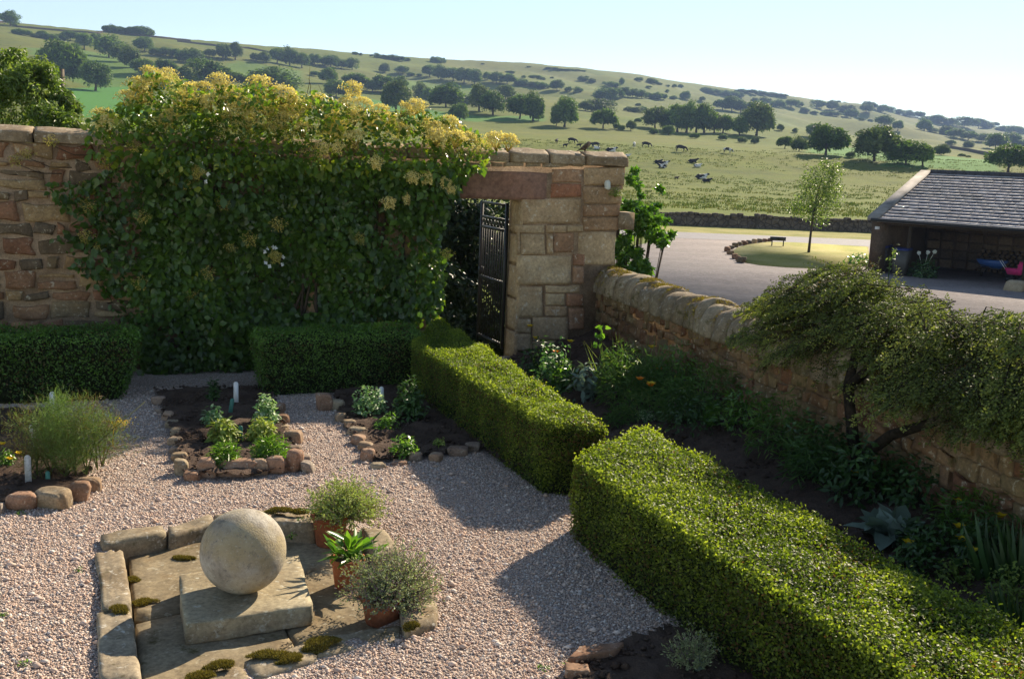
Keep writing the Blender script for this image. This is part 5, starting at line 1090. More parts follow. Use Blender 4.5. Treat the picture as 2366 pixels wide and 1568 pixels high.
# ------------------------------------------------------------------ herbs and flowers in the beds
def dome(c, r, h, n, L, Wd, T=T_OVAL, mean=.5, sd=.2, stems=14):
    def f(mb, g):
        d = norm(g.normal(size=(n, 3))); d[:, 2] = np.abs(d[:, 2]); P = np.asarray(c) + d * np.array([r, r, h]) * g.uniform(.15, 1, (n, 1)) ** .45 * (1 + .18 * sn(d, .8, int(g.integers(999)), 2))[:, None]
        N = d * .7 + EZ * .5 + g.normal(0, .5, (n, 3)); leaves(mb, T, P, N, L * g.uniform(.65, 1.3, n), Wd * g.uniform(.7, 1.2, n), np.clip(g.normal(mean, sd, n), 0, 1), dirs=d + g.normal(0, .6, (n, 3)), g=g)
        for i in range(stems): tube(mb, [np.asarray(c) - EZ * .02, np.asarray(c) + d[i] * np.array([r * .4, r * .4, h * .6]), np.asarray(c) + d[i] * np.array([r, r, h]) * .85], [.006, .004, .002], 4, t=.2, cap=False)
    return f
def herb(fn, s, x, yb, w, h, label, mat, n, L, Wd, T=T_OVAL, seed=1, z=.05, mean=.5, name='herb'):
    p = G(*fn(x, yb), z); sc = F / depth(p); r = w / s / 1.268 / sc / 2; hh = h / s / 1.268 / sc * .95
    return plant(name, label, 'plant', p, dome(p + [0, r * .55, 0], r, hh, n, L, Wd, T, mean), mat, seed=seed)
herb(z6, 3.943, 865, 640, 240, 210, 'small bush of pale-edged leaves at the back left of the middle herb bed', 'varieg', 260, .045, .03, seed=11)
herb(z6, 3.943, 970, 850, 330, 270, 'yellow-green herb clump on the left of the middle herb bed', 'golden', 520, .06, .035, seed=12)
herb(z6, 3.943, 1010, 1130, 290, 280, 'long-leaved green herb at the front left of the middle herb bed', 'bright', 420, .085, .016, T=T_DIA, seed=13, mean=.75)
herb(z6, 3.943, 1480, 640, 280, 360, 'tall white-variegated herb at the back right of the middle herb bed', 'varieg', 520, .045, .03, seed=14, mean=.6)
herb(z6, 3.943, 1420, 850, 340, 270, 'yellow-green herb clump on the right of the middle herb bed', 'golden', 520, .055, .032, seed=15, mean=.55)
herb(z6, 3.943, 1520, 1080, 380, 290, 'long-leaved green herb at the front right of the middle herb bed', 'bright', 560, .085, .016, T=T_DIA, seed=16, mean=.75)
herb(z6, 3.943, 880, 360, 130, 280, 'thin dark shrublet in the shadow behind the middle herb bed', 'dark', 160, .05, .03, seed=17, name='shrub')
herb(z6, 3.943, 1600, 980, 60, 40, 'tiny seedling between the two long-leaved herbs', 'bright', 30, .03, .02, seed=171)
herb(z7, 4.612, 590, 610, 460, 380, 'bright variegated bush beside the white label of the hedge bed', 'varieg', 620, .04, .027, seed=18, mean=.5)
herb(z7, 4.612, 1130, 690, 440, 560, 'dark glossy shrub behind the variegated bush', 'dark', 520, .06, .036, seed=19, mean=.7, name='shrub')
herb(z7, 4.612, 850, 830, 300, 230, 'small fresh green plant in the middle of the hedge bed', 'bright', 150, .05, .035, seed=20, mean=.8)
herb(z7, 4.612, 1060, 1160, 380, 260, 'small green plant on the shadow line at the front of the hedge bed', 'bright', 170, .05, .035, seed=21, mean=.75)
herb(z7, 4.612, 1545, 1060, 190, 130, 'tiny yellowish seedling in the shaded hedge bed', 'golden', 60, .04, .025, seed=22)
# feathery fennel
def fennel(mb, g):
    for (x, y, top, n, tone) in [(480, 1060, 300, 1500, .5), (640, 1075, 240, 1700, .62), (760, 1070, 420, 1300, .4), (880, 1050, 300, 1700, .6), (1000, 1000, 200, 1800, .12), (1050, 970, 420, 1000, .62), (560, 1000, 260, 1800, .75), (330, 1060, 300, 1300, .3), (700, 1000, 540, 1800, .6), (260, 1020, 420, 900, .25)]:
        p = G(*zA(x, y), .05) + [0, .12, 0]; s = F / depth(p); H = (y - top) / 3.734 / 1.268 / s * .95
        for j in range(3): a = g.normal(0, .08, 2); tube(mb, [p, p + [a[0], a[1], H * .5], p + [a[0] * 2, a[1] * 2, H * .92]], [.006, .004, .002], 5, t=.4)
        m = 20; cc = p + np.stack([g.normal(0, .085, m), g.normal(0, .085, m), H * g.uniform(.2, 1.05, m)], 1)
        idx_ = g.integers(0, m, n); P = cc[idx_] + g.normal(0, .045, (n, 3)); D = norm(P - cc[idx_]) + g.normal(0, .5, (n, 3)) + EZ * .5
        leaves(mb, T_NEEDLE, P, g.normal(size=(n, 3)), g.uniform(.03, .07, n), .0042, np.clip(g.normal(tone, .16, n), 0, 1), dirs=D, g=g)
plant('fennel', 'large feathery green and bronze fennel clump', 'plant', None, fennel, 'fennel', seed=23)
def umbel(mb, g):
    p = G(*zA(1235, 700), .05); s = F / depth(p); c = p + [.04, 0, (700 - 430) / 3.734 / 1.268 / s]
    tube(mb, [p, p + [.01, 0, .2], c], [.005, .004, .003], 5, t=.1); n = 260
    leaves(mb, T_DIA, c + g.normal(0, 1, (n, 3)) * [.055, .05, .018], EZ + g.normal(0, .6, (n, 3)), .014, .012, g.uniform(0, 1, n), g=g)
plant('yellow_umbel', 'flat bright yellow flower head leaning out of the fennel', 'flower', None, umbel, 'yellow', seed=24)
def flower(p, h, col, label, seed, r=.035, group='yellow and orange poppies'):
    g = np.random.default_rng(seed); o = thing('poppy', label, 'flower', p, group); top = np.asarray(p) + [g.normal(0, .03), g.normal(0, .03), h]
    mb = MB(); tube(mb, [p, (np.asarray(p) + top) / 2 + [.01, 0, 0], top], [.0028, .0024, .002], 5); mb.build('stem', M['bright'], o); mb = MB()
    for j in range(5):
        a = j * 1.2566; d = np.array([math.cos(a), math.sin(a), .5]); leaves(mb, T_HEART, [top], [EZ * 1 - d * .5], r, r * 1.0, g.uniform(0, 1), dirs=[d], g=g)
    mb.build('petals', M[col], o); return o
for i, (x, y, lab) in enumerate([(30, 800, 'yellow pansy at the left edge of the fennel bed'), (145, 900, 'larger yellow pansy left of the grey label'), (60, 960, 'orange-yellow pansy low in front of the larger yellow one')]):
    flower(G(*zA(x, y), .05), .1, 'yellow', lab, 200 + i, .04, 'yellow pansies')
herb(zA, 3.734, 40, 900, 170, 150, 'leafy pansy foliage at the left edge of the photo', 'bright', 120, .04, .025, seed=26, mean=.7)
for i, (x, y, lab) in enumerate([(*zA(215, 1440), 'tiny weed at the foot of the pinkish boulder'), (*zL(545, 830), 'tiny weed in the gravel left of the sunken square'), (*zL(20, 1145), 'tiny weed at the left edge of the gravel'), (*zL(170, 1480), 'tiny weed in the bottom left gravel'), (*zL(2005, 590), 'tiny weed on the mossy kerb beside the tallest pot'), (*zMm(1560, 1480), 'tiny weed by the stone slab'), (*zMm(1385, 1500), 'tiny weed in the gravel left of the slab')]):
    p = G(x, y, .0); plant('weed', lab, 'weed', p, dome(p, .035, .03, 22, .022, .012, mean=.7, stems=2), 'bright', 'weeds in the gravel', seed=300 + i)

# ------------------------------------------------------------------ border behind the hedges
def bherb(fn, s, x, yb, w, h, label, mat, n, L, Wd, T=T_OVAL, seed=1, mean=.5, name='border_plant'):
    p = GE(*fn(x, yb)); sc = F / depth(p); r = w / s / 1.268 / sc / 2; hh = h / s / 1.268 / sc
    return plant(name, label, 'plant', p, dome(p, r, hh, n, L, Wd, T, mean), mat, seed=seed)
def tallgrass(p, r, h, n, tone=.5):
    def f(mb, g):
        a = g.uniform(0, 6.283, n); rr = r * np.sqrt(g.uniform(0, 1, n)); P = np.asarray(p) + np.stack([rr * np.cos(a), rr * np.sin(a), 0 * a], 1)
        D = EZ + np.stack([np.cos(a), np.sin(a), 0 * a], 1) * .3 + g.normal(0, .18, (n, 3)); leaves(mb, T_BLADE, P, g.normal(size=(n, 3)) * [1, 1, .2], h * g.uniform(.45, 1.1, n), .012, np.clip(g.normal(tone, .2, n), 0, 1), dirs=D, g=g)
    return f
bherb(z8, 3.408, 410, 640, 380, 460, 'leafy variegated border plant nearest the gate pier', 'varieg', 420, .06, .04, seed=31, mean=.25)
bherb(z8, 3.408, 250, 520, 330, 330, 'dark leafy border plant at the foot of the gate pier', 'dark', 300, .07, .045, seed=32, mean=.6)
bherb(z8, 3.408, 720, 760, 300, 420, 'border plant with large grey-green leaves beside the low wall', 'silver', 90, .13, .08, seed=33)
bherb(z8, 3.408, 850, 700, 190, 300, 'small yellow-green sprig shrub in the border', 'golden', 170, .035, .02, seed=34, mean=.3)
bherb(z8, 3.408, 1080, 820, 460, 560, 'mound of dark ferny leaves under the low wall', 'grass', 700, .09, .02, T=T_DIA, seed=35, mean=.55)
bherb(z8, 3.408, 1400, 760, 420, 420, 'second mound of dark ferny leaves under the low wall', 'grass', 600, .09, .02, T=T_DIA, seed=36, mean=.45)
bherb(z8, 3.408, 1650, 960, 420, 420, 'loose dark grassy clump in the middle of the border', 'grass', 600, .1, .016, T=T_DIA, seed=37, mean=.4)
bherb(z8, 3.408, 1330, 980, 200, 110, 'low silvery clump under the orange poppies', 'varieg', 200, .035, .012, T=T_DIA, seed=38, mean=.75)
bherb(z8, 3.408, 1970, 1040, 150, 330, 'upright green leafy stem in the border', 'bright', 190, .055, .03, seed=39, mean=.5)
bherb(z8, 3.408, 1100, 1010, 420, 130, 'low grassy tuft at the gap between the hedges', 'grass', 320, .08, .012, T=T_DIA, seed=40, mean=.3)
pg = GE(*z8(1240, 640)); plant('seeding_grass', 'tall pale seeding grass stems against the low wall', 'grass clump', pg, tallgrass(pg, .45, .55, 160, .8), 'grass', seed=41)
pg = GE(*z8(880, 560)); 
def vine(mb, g):
    a = GE(*z8(890, 640)); s = F / depth(a); H = (640 - 40) / 3.408 / 1.268 / s; pts = [a + [.05 * math.sin(k_), 0, H * k_ / 6] for k_ in range(7)]; tube(mb, pts, np.linspace(.006, .002, 7), 5, t=.3)
    t = g.uniform(.2, 1, 26); P = a + np.stack([.05 * np.sin(t * 6) + g.normal(0, .05, 26), g.normal(0, .03, 26), H * t], 1); leaves(mb, T_HEART, P, g.normal(size=(26, 3)) + [0, -1, .5], .07, .05, g.uniform(.2, 1, 26), g=g)
plant('tall_spire', 'single tall leafy spire in front of the low wall', 'plant', None, vine, 'bright', seed=42)
for i, (x, y, h, c, lab) in enumerate([(175, 300, 190, 'yellow', 'yellow poppy at the foot of the gate pier'), (215, 380, 160, 'yellow', 'small yellow poppy below the one at the gate pier'), (575, 420, 160, 'yellow', 'yellow poppy beside the variegated border plant'), (430, 520, 165, 'orange', 'orange poppy in front of the variegated border plant'), (1268, 860, 215, 'orange', 'orange poppy left of the paired poppies'),
    (1318, 900, 205, 'orange', 'red-orange poppy of the pair above the silvery clump'), (1352, 905, 205, 'yellow', 'yellow poppy of the pair above the silvery clump'), (1405, 740, 190, 'orange', 'dull orange poppy behind the paired poppies'), (1365, 540, 210, 'yellow', 'yellow poppy against the low wall')]):
    p = GE(*z8(x, y)); flower(p, 1.3 * h / 3.408 / 1.268 / (F / depth(p)), c, lab, 220 + i, .062)
# dense underplanting along the low wall and between the hedges
for i, (x, y, w, h, mt, n, L, Wd, lab) in enumerate([(1300, 900, 60, 60, 'bright', 260, .06, .035, 'fresh green clump between the hedge and the gate pier'), (1440, 905, 90, 95, 'grass', 420, .08, .016, 'ferny clump left of the orange poppies'), (1560, 900, 110, 90, 'bright', 420, .06, .03, 'green leafy clump behind the orange poppies'),
    (1640, 950, 110, 100, 'grass', 520, .09, .016, 'ferny clump right of the orange poppies'), (1590, 985, 110, 60, 'dark', 320, .05, .03, 'low dark clump between the poppies and the largest hedge'), (1720, 990, 100, 90, 'bright', 420, .06, .035, 'green clump below the creeping shrub on its left'), (1800, 1040, 110, 100, 'grass', 480, .09, .018, 'grassy clump under the middle of the low wall'),
    (1890, 1090, 120, 110, 'dark', 480, .06, .035, 'dark leafy clump just left of the creeping shrub trunk'), (2120, 1150, 130, 80, 'dark', 420, .06, .035, 'dark leafy clump right of the creeping shrub trunk'), (2240, 1230, 120, 80, 'bright', 420, .08, .016, 'ferny clump against the wall right of the silver hearts'), (1480, 960, 90, 50, 'grass', 360, .07, .014, 'low grassy clump beside the path gap'),
    (2290, 1300, 140, 90, 'dark', 420, .06, .035, 'dark leafy clump around the foot of the irises'), (2150, 1270, 120, 70, 'dark', 320, .05, .03, 'low dark clump below the silver hearts on the right')]):
    p = GE(x, y); sc = F / depth(p); plant('border_plant', lab, 'plant', p, dome(p, w / sc / 2 * 1.35, h / sc * 1.2, int(n * 1.3), L, Wd, T_OVAL if mt == 'dark' else T_DIA, .55), mt, seed=400 + i)
# near border, lower right
bherb(zR, 2.347, 1230, 300, 520, 420, 'dark leafy mass along the foot of the low wall', 'dark', 650, .07, .04, seed=50, mean=.5)
bherb(zR, 2.347, 900, 190, 460, 380, 'dark grassy plants under the creeping shrub', 'grass', 600, .09, .016, T=T_DIA, seed=51, mean=.2)
p = GE(*zR(1440, 600)); plant('silver_leaved_plant', 'plant with big silvery heart-shaped leaves in the shady border', 'plant', p, broad(p, .24, .2, 48, .16, .15, T_HEART), 'silver', seed=52)
bherb(zR, 2.347, 1600, 820, 330, 260, 'low leafy plant below the silver hearts', 'dark', 260, .05, .03, seed=53, mean=.7)
bherb(zR, 2.347, 1900, 900, 330, 200, 'yellow-green lady\'s mantle nearer the hedge', 'golden', 240, .03, .02, seed=54, mean=.15)
bherb(zR, 2.347, 2230, 1080, 380, 320, 'yellow-green frothy flowering clump at the right edge', 'golden', 520, .028, .02, seed=55, mean=.2)
for i, (x, y, h, lab) in enumerate([(2160, 880, .4, 'sword-leaved iris clump at the right edge'), (2300, 900, .38, 'second sword-leaved iris clump at the right edge'), (2260, 1260, .3, 'low sword-leaved clump behind the end of the hedge')]):
    p = GE(*zR(x, y))
    def iris(mb, g, p=p, h=h): n = 26; a = g.uniform(-1, 1, n); leaves(mb, T_BLADE, p + np.stack([a * .12, g.normal(0, .05, n), 0 * a], 1), np.stack([g.normal(0, .3, n), -np.ones(n), 0 * a], 1), h * g.uniform(.6, 1.1, n), .035, g.uniform(.1, .6, n), dirs=np.stack([a * .45, g.normal(0, .15, n), np.ones(n)], 1), g=g)
    plant('iris', lab, 'plant', p, iris, 'dark', seed=56 + i)
for i, (x, y, h, lab) in enumerate([(1560, 790, 115, 'yellow poppy below the silver hearts'), (2025, 900, 150, 'yellow poppy between the two yellow-green clumps'), (1880, 790, 130, 'yellow poppy right of the silver hearts'), (1950, 720, 130, 'small yellow poppy under the irises'), (2175, 640, 135, 'yellow poppy in front of the low wall at the right edge'), (1905, 540, 135, 'yellow poppy at the foot of the low wall'), (1215, 250, 160, 'yellow poppy in the dark leafy mass'), (1165, 300, 110, 'tiny yellow poppy left of the dark leafy mass')]):
    p = GE(*zR(x, y)); flower(p, 1.35 * h / 2.347 / 1.268 / (F / depth(p)), 'yellow', lab, 260 + i, .05)
p = G(*zR(60, 1500), .04); plant('grey_herb', 'shaded grey-leaved herb at the foot of the largest hedge', 'plant', p, lambda mb, g: shoots(mb, p, .16, .22, 160, 12, .02, .01, g), 'sageleaf', seed=60)
p = G(*zMm(2310, 1090), .03); plant('box_shoots', 'fresh box shoots sprouting from the bare foot of the largest hedge', 'plant', p, dome(p, .13, .26, 260, .024, .018, T=T_DIA), 'hedge', seed=61)

# clods, twigs and old leaves on the soil
g = np.random.default_rng(131); mb = MB()
for poly, zz_, n in ((BED_A, .055, 900), (BED_B, .055, 1300), (BED_C, .05, 1300), (BED_D, .04, 1500), (BED_E, None, 4200)):
    P = np.stack([g.uniform(min(p[0] for p in poly), max(p[0] for p in poly), n * 3), g.uniform(min(p[1] for p in poly), max(p[1] for p in poly), n * 3)], 1); P = P[in_poly(P[:, 0], P[:, 1], poly) & (P[:, 1] > 3.5)][:n]
    z = np.array([zE(p) for p in P]) if zz_ is None else np.full(len(P), zz_)
    sz_ = np.clip(g.lognormal(math.log(.012), .5, len(P)), .004, .04); V = OV[None] * sz_[:, None, None] * g.uniform(.6, 1.3, (len(P), 6, 1)) * [1, 1, .7]; V = V + np.concatenate([P, z[:, None]], 1)[:, None]
    mb.add(V.reshape(-1, 3), [(OF[None] + (np.arange(len(P)) * 6)[:, None, None]).reshape(-1, 3)], np.repeat(g.uniform(0, 1, len(P)), 8))
tag(mb.build('soil_clods', M['soil']), 'loose clods and crumbs lying on the beds', None, None, 'stuff')
# ------------------------------------------------------------------ creeping cotoneaster sprawling over the low wall
CO = [(1715, 740), (1725, 715), (1745, 690), (1775, 660), (1805, 635), (1850, 625), (1905, 615), (1960, 618), (2000, 628), (2032, 640), (2042, 668), (2100, 690), (2160, 700), (2180, 740), (2250, 742), (2300, 725), (2366, 745), (2460, 760), (2460, 965), (2366, 945), (2290, 930), (2200, 910), (2125, 880), (2085, 885), (2050, 880), (2015, 862), (1985, 815), (1940, 775), (1900, 800), (1850, 822), (1800, 812), (1765, 780), (1725, 775)]
HOLE = [(1900, 768), (1945, 758), (1985, 772), (2012, 792), (2000, 812), (1950, 796)]
g = np.random.default_rng(91)
cot = thing('creeping_shrub', 'dark spreading shrub with herringbone branches sprawling over the low wall', 'shrub', GE(2000, 1112))
xy = g.uniform([1675, 605], [2470, 1130], (6000, 2)); xy = xy[in_poly(xy[:, 0], xy[:, 1], CO) & ~in_poly(xy[:, 0], xy[:, 1], HOLE)][:620]
off = np.where(xy[:, 1] > 850, g.uniform(.05, .4, len(xy)), g.uniform(-.7, .2, len(xy)))
d = FW + (xy[:, [0]] - CX) / F * RT - (xy[:, [1]] - CY) / F * UP
t = ((L0 + LN * off[:, None] - CAM) @ LN) / (d @ LN); P0 = CAM + d * t[:, None]
nf = len(P0); ctr = LP(6.4, 1.5, -.05)
# each fan: a main twig with side sprays in one plane, leaflets along every spray
az_ = norm((P0 - ctr) * [1, 1, .0] + g.normal(0, .5, (nf, 3)) * [1, 1, 0]); Df = norm(az_ * 1.0 + LN * .5 + EZ * np.where(xy[:, 1] > 850, -.18, .05)[:, None] + g.normal(0, .15, (nf, 3)))
Nf = norm(EZ * 1.0 + LN * .55 + g.normal(0, .28, (nf, 3))); Lf = norm(np.cross(Df, Nf)); FL = g.uniform(.32, .7, nf)
ms = 26; ml = 15; ts_ = np.linspace(.0, 1, ms); side = np.where(np.arange(ms) % 2 == 0, 1.0, -1.0)
base = P0 - Df * (FL * .55)[:, None]
def onfan(tt): return base[:, None] + Df[:, None] * (FL[:, None] * tt)[..., None] - EZ * (FL[:, None] * .3 * tt ** 2)[..., None]
S0 = onfan(np.broadcast_to(ts_, (nf, ms))); Dm = Df[:, None] - EZ * (.6 * ts_)[None, :, None]
Ds = norm(Dm * .75 + Lf[:, None] * side[None, :, None] * .8 + g.normal(0, .16, (nf, ms, 3))); SL = FL[:, None] * (.52 - .36 * ts_)[None] * g.uniform(.7, 1.2, (nf, ms))
tl = np.linspace(.12, 1, ml); sd2 = np.where(np.arange(ml) % 2 == 0, 1.0, -1.0)
Pl = S0[:, :, None] + Ds[:, :, None] * (SL[..., None] * tl)[..., None] - EZ * (SL[..., None] * .2 * tl ** 2)[..., None]
latl = norm(np.cross(Ds, np.broadcast_to(Nf[:, None], Ds.shape)))
dirs = Ds[:, :, None] * .6 + latl[:, :, None] * sd2[:, None] * .8 + g.normal(0, .2, Pl.shape)
nl = np.broadcast_to(Nf[:, None, None], Pl.shape) + g.normal(0, .4, Pl.shape)
tone = np.broadcast_to(np.clip(g.normal(.42, .2, nf), 0, 1)[:, None, None], Pl.shape[:3]) + .2 * tl + g.normal(0, .1, Pl.shape[:3])
mb = MB(); Lq = .025 * g.uniform(.7, 1.25, Pl[..., 0].size)
leaves(mb, T_DIA, Pl.reshape(-1, 3), nl.reshape(-1, 3), Lq, Lq * .75, np.clip(tone, 0, 1).ravel(), dirs=dirs.reshape(-1, 3), g=g)
mb.build('foliage', M['cotoneaster'], cot)
mb = MB()
for i in range(nf):
    tube(mb, [base[i], base[i] + Df[i] * FL[i] * .5 - EZ * FL[i] * .075, base[i] + Df[i] * FL[i] - EZ * FL[i] * .3], [.0045, .0035, .0012], 4, cap=False)
    for j in range(0, ms, 3): tube(mb, [S0[i, j], S0[i, j] + Ds[i, j] * SL[i, j] * .5, S0[i, j] + Ds[i, j] * SL[i, j] - EZ * SL[i, j] * .2], [.0028, .002, .001], 3, cap=False)
b0 = GE(2000, 1112)
tube(mb, [b0 - EZ * .1, LP(6.32, .6, .1), LP(6.28, 1.0, .16), LP(6.2, 1.35, .05), LP(6.0, 1.55, -.1), LP(5.5, 1.7, -.2)], [.055, .048, .042, .035, .025, .012], 9)
tube(mb, [b0, LP(6.6, .55, .15), LP(7.0, .8, .25), LP(7.6, 1.1, .2), LP(8.3, 1.35, 0)], [.05, .045, .04, .03, .012], 8)
tube(mb, [LP(6.28, 1.0, .16), LP(6.7, 1.4, .05), LP(7.3, 1.65, -.1), LP(8.1, 1.75, -.1)], [.04, .03, .02, .01], 7)
tube(mb, [LP(6.2, 1.35, .05), LP(5.5, 1.35, -.0), LP(4.8, 1.4, -.1), LP(4.2, 1.35, -.1)], [.03, .02, .014, .006], 6)
mb.build('branches', M['darkbark'], cot)

# ------------------------------------------------------------------ shrubs and trees beyond the walls
def leafy(name, label, cat, base, trunk_h, blobs, mat, leaf, npl, seed, T=T_OVAL, ncl=26, clr=.3, tw=.62):
    g = np.random.default_rng(seed); o = thing(name, label, cat, base); mb = MB()
    for (c, r) in blobs: crown_cloud(mb, c, r, ncl, npl, clr, leaf / np.mean(r), T, g, lo=-.8, tw=tw) if False else None
    for (c, r) in blobs:
        r = np.asarray(r, float); q = norm(g.normal(size=(ncl, 3))) * g.uniform(.3, .85, (ncl, 1)); cr = g.uniform(.18, .38, ncl) * r.mean()
        dd = norm(g.normal(size=(ncl, npl, 3))); P = (np.asarray(c) + q * r)[:, None] + dd * (g.uniform(.2, 1, (ncl, npl, 1)) ** .5) * cr[:, None, None]
        P = P.reshape(-1, 3); N = dd.reshape(-1, 3) + .8 * g.normal(size=P.shape) + EZ * .6; Lf = leaf * g.uniform(.65, 1.3, len(P))
        leaves(mb, T, P, N, Lf, Lf * tw, np.clip(np.repeat(g.normal(.5, .16, ncl), npl) + g.normal(0, .14, len(P)), 0, 1), g=g)
    mb.build('foliage', M[mat], o); mb = MB(); base = np.asarray(base, float)
    for (c, r) in blobs[::max(1, len(blobs) // 9)]:
        c = np.asarray(c, float); tube(mb, [base, base * .5 + c * .5 + g.normal(0, .06, 3), c], [.012 + trunk_h * .004, .01, .004], 6)
        for j in range(4): e_ = c + norm(g.normal(size=3)) * np.asarray(r) * .8; tube(mb, [base * .4 + c * .6, e_ * .6 + c * .4, e_], [.008, .005, .002], 5)
    mb.build('branches', M['bark'], o); return o
def ad(x, y, dep): return at_depth(x, y, dep)
def px(r, dep): return r * dep / F
# bush beyond the wall, top left
dp = 15.5; b = np.array([-7.4, 16.0, DZ])
leafy('garden_shrub', 'large pale green shrub rising behind the wall in the top left corner', 'shrub', b, 2,
      [(ad(30, 240, dp), (px(110, dp), .8, px(90, dp))), (ad(20, 165, dp + .3), (px(75, dp), .7, px(75, dp))), (ad(-70, 200, dp), (px(110, dp), .8, px(120, dp))), (ad(125, 275, dp - .3), (px(60, dp), .6, px(50, dp))), (ad(85, 190, dp), (px(45, dp), .5, px(60, dp))), (ad(150, 240, dp), (px(30, dp), .4, px(40, dp))), (ad(165, 300, dp - .3), (px(45, dp), .5, px(25, dp)))], 'elder', .075, 110, 95, ncl=30, tw=.5)
p = ad(143, 205, 16.5); q = np.array([p[0], p[1], DZ]); mb = MB(); tube(mb, [q, p * .5 + q * .5, ad(142, 160, 16.5)], [.05, .045, .04], 9); tag(setloc(mb.build('wooden_post', M['wood'])), 'grey wooden post standing behind the pale shrub', 'post')
# bright shrub beyond the gate pier
dp = 15.2; b = np.array([1.72, 15.0, DZ]); gb = np.random.default_rng(77); sp_ = gb.uniform([1415, 395], [1570, 660], (900, 2)); sp_ = sp_[in_poly(sp_[:, 0], sp_[:, 1], [(1425, 400), (1440, 475), (1458, 405), (1466, 395), (1476, 405), (1482, 470), (1502, 482), (1526, 425), (1536, 432), (1530, 490), (1546, 502), (1528, 530), (1566, 540), (1545, 560), (1500, 572), (1476, 582), (1510, 612), (1508, 645), (1470, 650), (1415, 640)])][:95]
SPR = [(ad(x_, y_, dp + gb.uniform(-.35, .35)), (px(gb.uniform(8, 17), dp), .12, px(gb.uniform(8, 15), dp))) for x_, y_ in sp_]
leafy('leafy_shrub', 'bright green leafy shrub growing beyond the gate pier', 'shrub', b, 2,
      SPR, 'bright', .078, 17, 96, ncl=5, tw=.6)
# dense dark shrubs seen through the gateway
b = np.array([-.9, 17.0, -.6])
leafy('dark_shrub', 'dark evergreen shrub filling the view through the gateway', 'shrub', b, 2, [((-1.7, 16.4, .6), (.8, .7, 1.2)), ((-.8, 17.2, .9), (1.0, .7, 1.3)), ((.1, 16.9, .5), (.7, .6, 1.3)), ((-.4, 17.6, 1.3), (.9, .6, 1.0)), ((.5, 17.6, .7), (.6, .5, 1.4)), ((-1.2, 15.6, -.2), (.7, .5, .7)), ((-.3, 15.9, -.3), (.6, .5, .7)), ((.3, 15.6, .1), (.5, .4, .9)), ((-.9, 16.2, .3), (.8, .5, 1.1)), ((-1.4, 17.4, 1.5), (.8, .6, .7))], 'evergreen', .1, 150, 97, ncl=34)
# young tree on the lawn island
tb = G(1868, 586, DZ); tb[2] = DZ + .06; dp = depth(tb)
o = thing('young_tree', 'slender young tree on the lawn island with a leaning oval crown', 'tree', tb)
mb = MB(); top = ad(1905, 400, dp); tube(mb, [tb - EZ * .1, ad(1872, 550, dp), ad(1878, 500, dp), ad(1890, 440, dp), top], [.075, .06, .05, .03, .01], 7)
g = np.random.default_rng(98); BL = [((1905, 415), 40, 45), ((1885, 450), 52, 50), ((1862, 480), 45, 32), ((1920, 450), 32, 55), ((1930, 392), 22, 24), ((1868, 420), 24, 40), ((1895, 505), 28, 22), ((1835, 482), 22, 12), ((1905, 382), 20, 18)]
for (c, rx, rz) in BL:
    e_ = ad(*c, dp); tube(mb, [ad(1880, 490, dp), e_], [.03, .006], 5)
mb.build('trunk', M['bark'], o); mb = MB()
for (c, rx, rz) in BL:
    c3 = ad(*c, dp); n = int(rx * rz * .36); q = norm(g.normal(size=(n, 3))) * g.uniform(.1, 1, (n, 1)) ** .5; P = c3 + q * [px(rx, dp), px(rx, dp) * .9, px(rz, dp)]
    leaves(mb, T_DIA, P, q + g.normal(0, .8, q.shape) + EZ * .5, .13 * g.uniform(.7, 1.3, n), .09, np.clip(g.normal(.5, .2, n), 0, 1), g=g)
mb.build('crown', M['elder'], o)
# bird on the coping, tuft and white stone on the pier
bm_ = skin_mesh('small_bird', [((0, 0, .05), (.034, .034)), ((.045, 0, .075), (.034, .034)), ((.075, 0, .118), .026), ((.108, 0, .122), .006), ((-.06, 0, .02), (.016, .01)), ((-.11, 0, -.005), (.014, .004)), ((.02, .015, .01), .006), ((.03, .015, -.015), .005), ((.02, -.015, .01), .006), ((.03, -.015, -.015), .005)],
                [(0, 1), (1, 2), (2, 3), (0, 4), (4, 5), (0, 6), (6, 7), (0, 8), (8, 9)], 0, 2)
k = NT('sparrow_plumage'); s_ = k.n('SeparateXYZ'); k.l(k.objc(), s_.inputs[0]); n1 = k.noise(k.objc(), 60, 3)
M['bird'] = k.done(k.bsdf(k.mix(k.ramp(s_.outputs[0], [(.03, (0, 0, 0)), (.06, (1, 1, 1))]), k.ramp(n1.outputs[0], [(.4, (.04, .028, .02)), (.6, (.13, .09, .06))]), (.2, .15, .11)), .8, .2))
bm_.materials.append(M['bird']); o = bpy.data.objects.new('small_bird', bm_); COL.objects.link(o)
p = WP(W(1357, 349)[0], 2.72, -.12); p[2] = 2.775; o.location = Vector([float(a) for a in p]); o.rotation_euler.z = .5; o.scale = (1.0,) * 3; tag(o, 'small brown bird perched on the wall coping', 'bird')
P = WP(*W(*z3(1432, 450)), .04); plant('wall_tuft', 'tuft of yellow-green stonecrop growing out of the pier', 'plant', P, dome(P, .11, .13, 420, .03, .008, T=T_NEEDLE, mean=.4), 'golden', seed=99)
mb = MB(); P = WP(*W(*z3(1375, 400)), .03); stone(mb, P, (.09, .07, .13), .3, 5, block=.8, t=0); tag(setloc(mb.build('white_stone', M['whitepetal'])), 'small white quartz stone lodged beside the stonecrop on the pier', 'stone')

